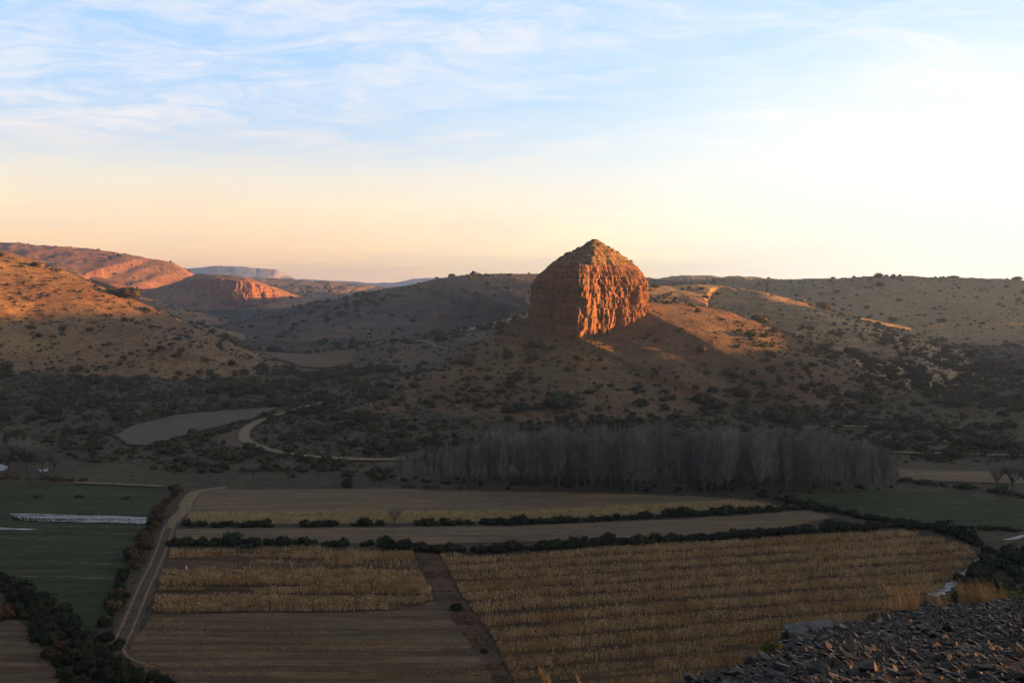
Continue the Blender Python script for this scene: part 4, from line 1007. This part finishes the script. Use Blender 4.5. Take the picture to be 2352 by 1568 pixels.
def maize(poly, n, name, label, rot, hmean, thr, mat, stripe=9.0, wd=.05, gaps=(), period=0):
    P = np.array(poly); x = nr.uniform(P[:, 0].min(), P[:, 0].max(), n); y = nr.uniform(P[:, 1].min(), P[:, 1].max(), n)
    yr = y*math.cos(rot) - x*math.sin(rot)
    row = np.round(yr/.9)*.9; y = y + (row-yr)*.8*math.cos(rot)
    st = fbm(x/70, row/stripe*2.2, oct=3, seed=61) + .45*fbm(x/9, y/6, oct=3, seed=63)
    m = inside(poly, x, y) & (st > thr) & (np.hypot(x, y) > 120)
    if period:
        ph = row/period + .22*fbm(x/60, row/period, oct=2, seed=67); ph = ph-np.floor(ph)
        m &= (ph > .42 + .12*vnoise(x/25, row/period, seed=68)) | (nr.rand(n) < .05)
    vg = project(x, y, 0*x)[1] + 5*vnoise(x/9, y/9, seed=66)
    for a, b in gaps: m &= ~((vg > a) & (vg < b) & (nr.rand(n) < .93))
    x, y, st = x[m], y[m], st[m]
    h = hmean*nr.uniform(.6, 1.15, len(x))*np.clip(.55+1.2*(st-thr), .5, 1.05)
    V, Fc = stalk_cloud(np.stack([x, y, x*0+.05], -1), h, wd=wd)
    return obj(name, mesh_np(name, V, Fc), mat, kind='stuff', label=label, cat='crop')
maize(world_poly(maize_left), 46000, 'maize_stalks', 'dry standing maize in the left field', .0, 1.45, -.45, M['maize'], gaps=((1293, 1312),), period=6.2)
maize(world_poly(maize_right), 150000, 'maize_stalks', 'dry standing maize in the big right field', .215, 1.15, -.55, M['maize'], 4.5, period=6.6)
maize(world_poly([(435,1180),(600,1178),(900,1177),(1200,1176),(1500,1160),(1600,1153),(1700,1149),(1785,1163),(1700,1170),(1500,1180),(1200,1191),(900,1199),(425,1202)]), 26000, 'stubble_stalks', 'pale stubble strip above the upper hedge', .02, .9, -.6, M['stubble'], wd=.06)
maize(world_poly([(350,1412),(560,1410),(760,1408),(900,1402),(1030,1416),(1075,1474),(1130,1560),(1150,1620),(420,1620),(310,1530),(310,1480)]), 26000, 'stubble_stalks', 'sparse broken stalks in the ploughed field at the bottom', .0, .4, .02, M['maize'], 4, period=3.5)
maize(world_poly([(24,1178),(120,1179),(220,1182),(337,1186),(334,1206),(240,1203),(130,1201),(30,1197)]), 5200, 'weeds', 'dark weeds poking through the irrigation water strip', .0, .32, -.25, M['hedge'], 3, wd=.22)
maize(world_poly([(955,1268),(1006,1272),(1060,1375),(1125,1462),(1172,1560),(1190,1640),(1165,1640),(1125,1560),(1072,1470),(1030,1412),(985,1345),(972,1310)]), 9000, 'ditch_grass', 'russet dry grass along the ditch between the maize fields', .0, .5, -.15, M['russet'], 5, wd=.09)
# a white post among the maize
px_, py_ = ground(428, 1308)
V, Fc = polytube([(0, 0, 0), (0, 0, .5), (0, 0, .75)], [.2, .2, .16], 8); p_ = obj('marker_post', mesh_np('marker_post', V, Fc), M['white'], label='small white marker post among the left maize stalks', cat='post'); p_.location = (px_, py_, .1)

# ------------------------------------------------------------------ scree stones in front
def stone_data(seed, L=1.0, W=.6, T=.28, n=14):
    rng = random.Random(seed); bm = bmesh.new()
    for k in range(n):
        a = rng.uniform(0, 2*PI); r = rng.uniform(.7, 1); bm.verts.new((math.cos(a)*r*L*.5, math.sin(a)*r*W*.5, rng.choice((-1, 1))*T*.5*rng.uniform(.5, 1)))
    bmesh.ops.convex_hull(bm, input=bm.verts[:]); loose = [v for v in bm.verts if not v.link_faces]
    bmesh.ops.delete(bm, geom=loose, context='VERTS'); bmesh.ops.triangulate(bm, faces=bm.faces[:]); bm.verts.index_update(); bm.verts.ensure_lookup_table()
    V = np.array([v.co[:] for v in bm.verts]); Fc = np.array([[v.index for v in f.verts] for f in bm.faces]); bm.free(); return V, Fc
stones = [stone_data(s, 1, R.uniform(.4, .8), R.uniform(.18, .42)) for s in range(12)]
st_me = [mesh_np('stone', V, Fc) for V, Fc in stones]
for m_ in st_me: m_.materials.append(M['stone'])
N = 90000
y = nr.uniform(7, 42, N)**1.0; u = nr.uniform(1480, 2440, N); x = (u-CU)/F*y; ye = np.interp(x, XE, YE)
keep = (y < ye+1.2) & (nr.rand(N) < np.clip(y/22, .35, 1)*np.clip(.7+1.6*fbm(x/1.3, y/1.3, oct=3, seed=55), .22, 1)); x, y = x[keep], y[keep]
z = near_z(x, y); size = nr.lognormal(-2.95, .62, len(x)); size = np.clip(size, .025, .24)
uu, vv, dd = project(x, y, z); ap = size/dd*F*((uu < 2352) & (vv < 1568) & (uu > 1500))
od = np.argsort(-ap); top_ = od[:300]; rs_ = od[300:]
def stone_rot():
    return (R.gauss(.0, .35), R.gauss(.25, .35), R.gauss(-.5, .5))
for k, i in enumerate(top_):
    s = size[i]; w_ = 'near the bottom edge' if vv[i] > 1510 else ('along the top of the scree' if vv[i] < 1450 else 'in the middle of the scree')
    big_ = 'large' if s > .3 else 'broken'
    sd_ = 'right' if uu[i] > 2050 else 'left'
    o = obj('stone', st_me[k % 12], None, label=f'{big_} flat grey stone {w_}, {sd_} part', cat='stone', group=f'{big_} scree stones {w_}, {sd_}')
    o.location = (x[i], y[i], z[i]+s*.1); o.rotation_euler = stone_rot(); o.scale = (s, s, s)
Vs, Fs, off = [], [], 0
from mathutils import Euler
for k, i in enumerate(rs_):
    V, Fc = stones[k % 12]; Mx = np.array(Euler(stone_rot()).to_matrix())*size[i]
    Vs.append(V @ Mx.T + np.array([x[i], y[i], z[i]+size[i]*.08])); Fs.append(Fc+off); off += len(V)
obj('scree', mesh_np('scree', np.vstack(Vs), np.vstack(Fs)), M['stone'], kind='stuff', label='loose slaty scree in front of the camera', cat='scree')
# boulders
def boulder(name, loc, dims, rot, seed, label, cuts=3):
    V, Fc = stone_data(seed, 1, 1, 1, 22); bm = bmesh.new()
    vs = [bm.verts.new(v) for v in V*np.array(dims)]
    for f in Fc: bm.faces.new([vs[i] for i in f])
    bmesh.ops.subdivide_edges(bm, edges=bm.edges[:], cuts=cuts, use_grid_fill=True); bmesh.ops.triangulate(bm, faces=bm.faces[:])
    for v in bm.verts:
        c = v.co; n_ = float(fbm(np.array([c.x*5]), np.array([c.y*5]), np.array([c.z*9]), oct=3, seed=seed)[0]); v.co = c*(1+.07*n_)
    me = bpy.data.meshes.new(name); bm.to_mesh(me); bm.free()
    o = obj(name, me, M['stone'], label=label, cat='rock'); o.location = loc; o.rotation_euler = rot; return o
def box_boulder(name, loc, dims, rot, seed, label):
    bm = bmesh.new(); bmesh.ops.create_cube(bm, size=1); bmesh.ops.subdivide_edges(bm, edges=bm.edges[:], cuts=9, use_grid_fill=True)
    for v in bm.verts:
        c = v.co.copy(); q_ = np.array([c.x*2.2+seed]), np.array([c.y*2.2]), np.array([c.z*2.2])
        n_ = float(fbm(*q_, oct=3, seed=seed)[0]); n3 = float(vnoise(np.array([c.x*1.1+5]), np.array([c.y*1.1]), np.array([c.z*6.]), seed=seed+3)[0])
        r_ = 1-.10*max(0, abs(c.x)+abs(c.z)-.75) ; c = c*(1+.24*n_+.10*n3)*r_; c.x += .18*c.z; v.co = Vector((c.x*dims[0], c.y*dims[1], c.z*dims[2]))
    bmesh.ops.triangulate(bm, faces=bm.faces[:]); me = bpy.data.meshes.new(name); bm.to_mesh(me); bm.free()
    o = obj(name, me, M['stone'], label=label, cat='rock'); o.location = loc; o.rotation_euler = rot; return o
b1 = at(1872, 1492, 18.0); boulder('boulder', b1, (1.6, 1.1, 1.15), (.05, -.10, .15), 5, 'big angular grey boulder at the left end of the scree', 2)
b2 = at(1862, 1452, 17.8); boulder('rock_slab', (b2[0], b2[1], b2[2]+.05), (1.3, .8, .14), (.05, -.09, .1), 8, 'thin slab lying along the top of the big boulder', 2)
b3 = at(1938, 1445, 17.6); boulder('stone', b3, (.34, .22, .12), (.1, .55, -.3), 21, 'sunlit flat stone at the right end of the big boulder')
b4 = at(2115, 1432, 21.5); boulder('boulder', b4, (.36, .3, .42), (.1, .2, .3), 25, 'upright rounded stone standing on the skyline of the scree')
b5 = at(2048, 1445, 20.5); boulder('stone', b5, (.40, .25, .16), (.1, .3, -.3), 27, 'sunlit stone on the scree rim left of the upright stone')
b6 = at(1990, 1437, 20.0); boulder('stone', b6, (.3, .2, .1), (.1, .3, -.1), 29, 'low stone on the scree rim just right of the big boulder')

# ------------------------------------------------------------------ grasses and near bushes
def grass_data(seed, n, h, spread, lean):
    rng = random.Random(seed); Vs = []
    for k in range(n):
        a = rng.uniform(0, 2*PI); r = spread*math.sqrt(rng.random()); p = Vector((math.cos(a)*r, math.sin(a)*r*.6, -.05))
        H_ = h*rng.uniform(.5, 1.1); dx_ = Vector((lean[0]*H_+rng.gauss(0, .13)*H_, lean[1]*H_+rng.gauss(0, .13)*H_, 0)); wv = Vector((math.cos(a*3), math.sin(a*3), 0))*h*.007
        m = p + dx_*.3 + Vector((0, 0, H_*.6)); e = p + dx_ + Vector((0, 0, H_*rng.uniform(.85, 1)))
        Vs += [p-wv, p+wv, m+wv*.8, p-wv, m+wv*.8, m-wv*.8, m-wv*.8, m+wv*.8, e]
        if rng.random() < .4:      # seed head
            for j in range(5):
                c = m.lerp(e, .55+.1*j); s = Vector((rng.gauss(0, 1), rng.gauss(0, 1), rng.uniform(.2, 1))).normalized()*h*.035; Vs += [c-wv, c+wv, c+s]
    V = np.array([v[:] for v in Vs]); return V, np.arange(len(V)).reshape(-1, 3)
def tuft(u, v, Y, n, h, spread, lean, label, seed):
    p = at(u, v, Y); V, Fc = grass_data(seed, n, h, spread, lean); o = obj('grass_tuft', mesh_np('grass_tuft', V, Fc), M['drygrass'], label=label, cat='grass')
    zt = float(near_z(np.array([p[0]]), np.array([Y]))[0]); o.location = (p[0], Y, zt); return o
tuft(2245, 1430, 24.8, 420, .95, .42, (-.25, 0), 'big straw-coloured grass tuft leaning left behind the scree', 1)
tuft(2165, 1430, 23.2, 110, .7, .3, (-.3, 0), 'smaller straw tuft just left of the big leaning one', 2)
tuft(2065, 1440, 20.9, 60, .8, .22, (-.25, 0), 'thin sunlit grass tuft left of the upright stone', 3)
tuft(2095, 1440, 21.2, 46, .75, .15, (.1, 0), 'sunlit grass sprig touching the upright stone', 4)
tuft(2300, 1420, 27, 120, .8, .6, (-.2, 0), 'grey-straw grass at the right end of the scree rim', 5)
tuft(1960, 1450, 19.6, 26, .35, .25, (-.2, 0), 'short dry grass behind the right end of the big boulder', 6)
tuft(2010, 1445, 20.2, 30, .4, .3, (-.3, 0), 'short leaning dry grass among the low rim stones', 7)
tuft(2285, 1412, 25.4, 130, .9, .4, (-.3, 0), 'dry grass just right of the big leaning tuft', 8)
tuft(1690, 1560, 11.6, 30, .22, .2, (-.1, 0), 'pale dry grass at the bottom edge left of the scree tip', 9)
tuft(1600, 1566, 10.6, 30, .2, .25, (.1, 0), 'pale dry grass at the very bottom, left of the scree', 10)
for k, (u, vt, Y, lab) in enumerate([(1252, 1536, 3.6, 'sunlit grass plume at the bottom edge, taller left one'), (1335, 1550, 3.7, 'sunlit grass plume at the bottom edge, right one'), (1270, 1556, 3.5, 'short sunlit grass plume between the two at the bottom edge')]):
    tp = at(u, vt, Y); zt = float(near_z(np.array([tp[0]]), np.array([Y]))[0]); H_ = tp[2]-zt
    V, Fc = grass_data(70+k, 7, 1, .02, (.02, 0)); pl_ = []
    rng = random.Random(k)
    for j in range(80):
        f = rng.uniform(.86, 1.0); c = Vector((-.03*(f-.9)*10+(1-f)*.15, 0, f)); s = Vector((rng.uniform(-.02, .02), rng.gauss(0, .012), rng.uniform(.0, .035))); w_ = Vector((.003, 0, 0)); pl_ += [c-w_, c+w_, c+s]
    V2_ = np.array([v[:] for v in pl_]); st2 = polytube([(0, 0, -.05), (.02, 0, .5), (.02, 0, .86), (-.02, 0, 1.0)], [.003, .0025, .002, .001], 4)
    V, Fc = join([(V2_*np.array([1, 1, 1]), np.arange(len(V2_)).reshape(-1, 3)), st2]); V = V*np.array([H_, H_, H_])
    o = obj('grass_plume', mesh_np('grass_plume', V, Fc), M['drygrass'], label=lab, cat='grass'); o.location = (tp[0], Y, zt)
small_leaf = [bush_data(900+s, 1500, 9, .045, .8, 2) for s in range(3)]
nb = {k: [mesh_np('near_bush', V, Fc) for V, Fc in small_leaf] for k in ('willow', 'hedge', 'bush')}
for k, L_ in nb.items():
    for m_ in L_: m_.materials.append(M[k])
for k, (u, v, Y, s, mt, lab) in enumerate([(1712, 1546, 12.7, .36, 'willow', 'yellow-green bush left of the scree at the bottom edge'), (1775, 1538, 13.3, .26, 'willow', 'smaller yellowish bush between the green bush and the boulder'), (1635, 1568, 11.9, .34, 'hedge', 'dark bush at the bottom edge left of the yellow-green bush'),
        (1575, 1580, 11.4, .30, 'bush', 'low brownish bush at the bottom edge, leftmost of the near ones'), (2342, 1385, 29, 1.1, 'willow', 'yellow-green bush at the right edge above the scree'), (2270, 1402, 28, .9, 'hedge', 'dark green bush behind the leaning straw tuft'),
        (2140, 1428, 24, .55, 'hedge', 'dark bush behind the upright stone'), (2020, 1445, 22, .45, 'hedge', 'dark bush behind the low rim stones'), (2200, 1415, 27, .8, 'bush', 'brownish green bush behind the straw tufts'),
        (1800, 1500, 18.2, .5, 'hedge', 'dark bush at the left side of the big boulder')]):
    p = at(u, v, Y); o = obj('near_bush', nb[mt][k % 3], None, label=lab, cat='bush'); zt = float(near_z(np.array([p[0]]), np.array([Y]))[0])
    o.location = (p[0], Y, max(zt, p[2]-s*.5)-.1 if abs(zt-p[2]) < 1.5 else zt-.1); o.scale = (s, s, s); o.rotation_euler = (0, 0, k*1.1)
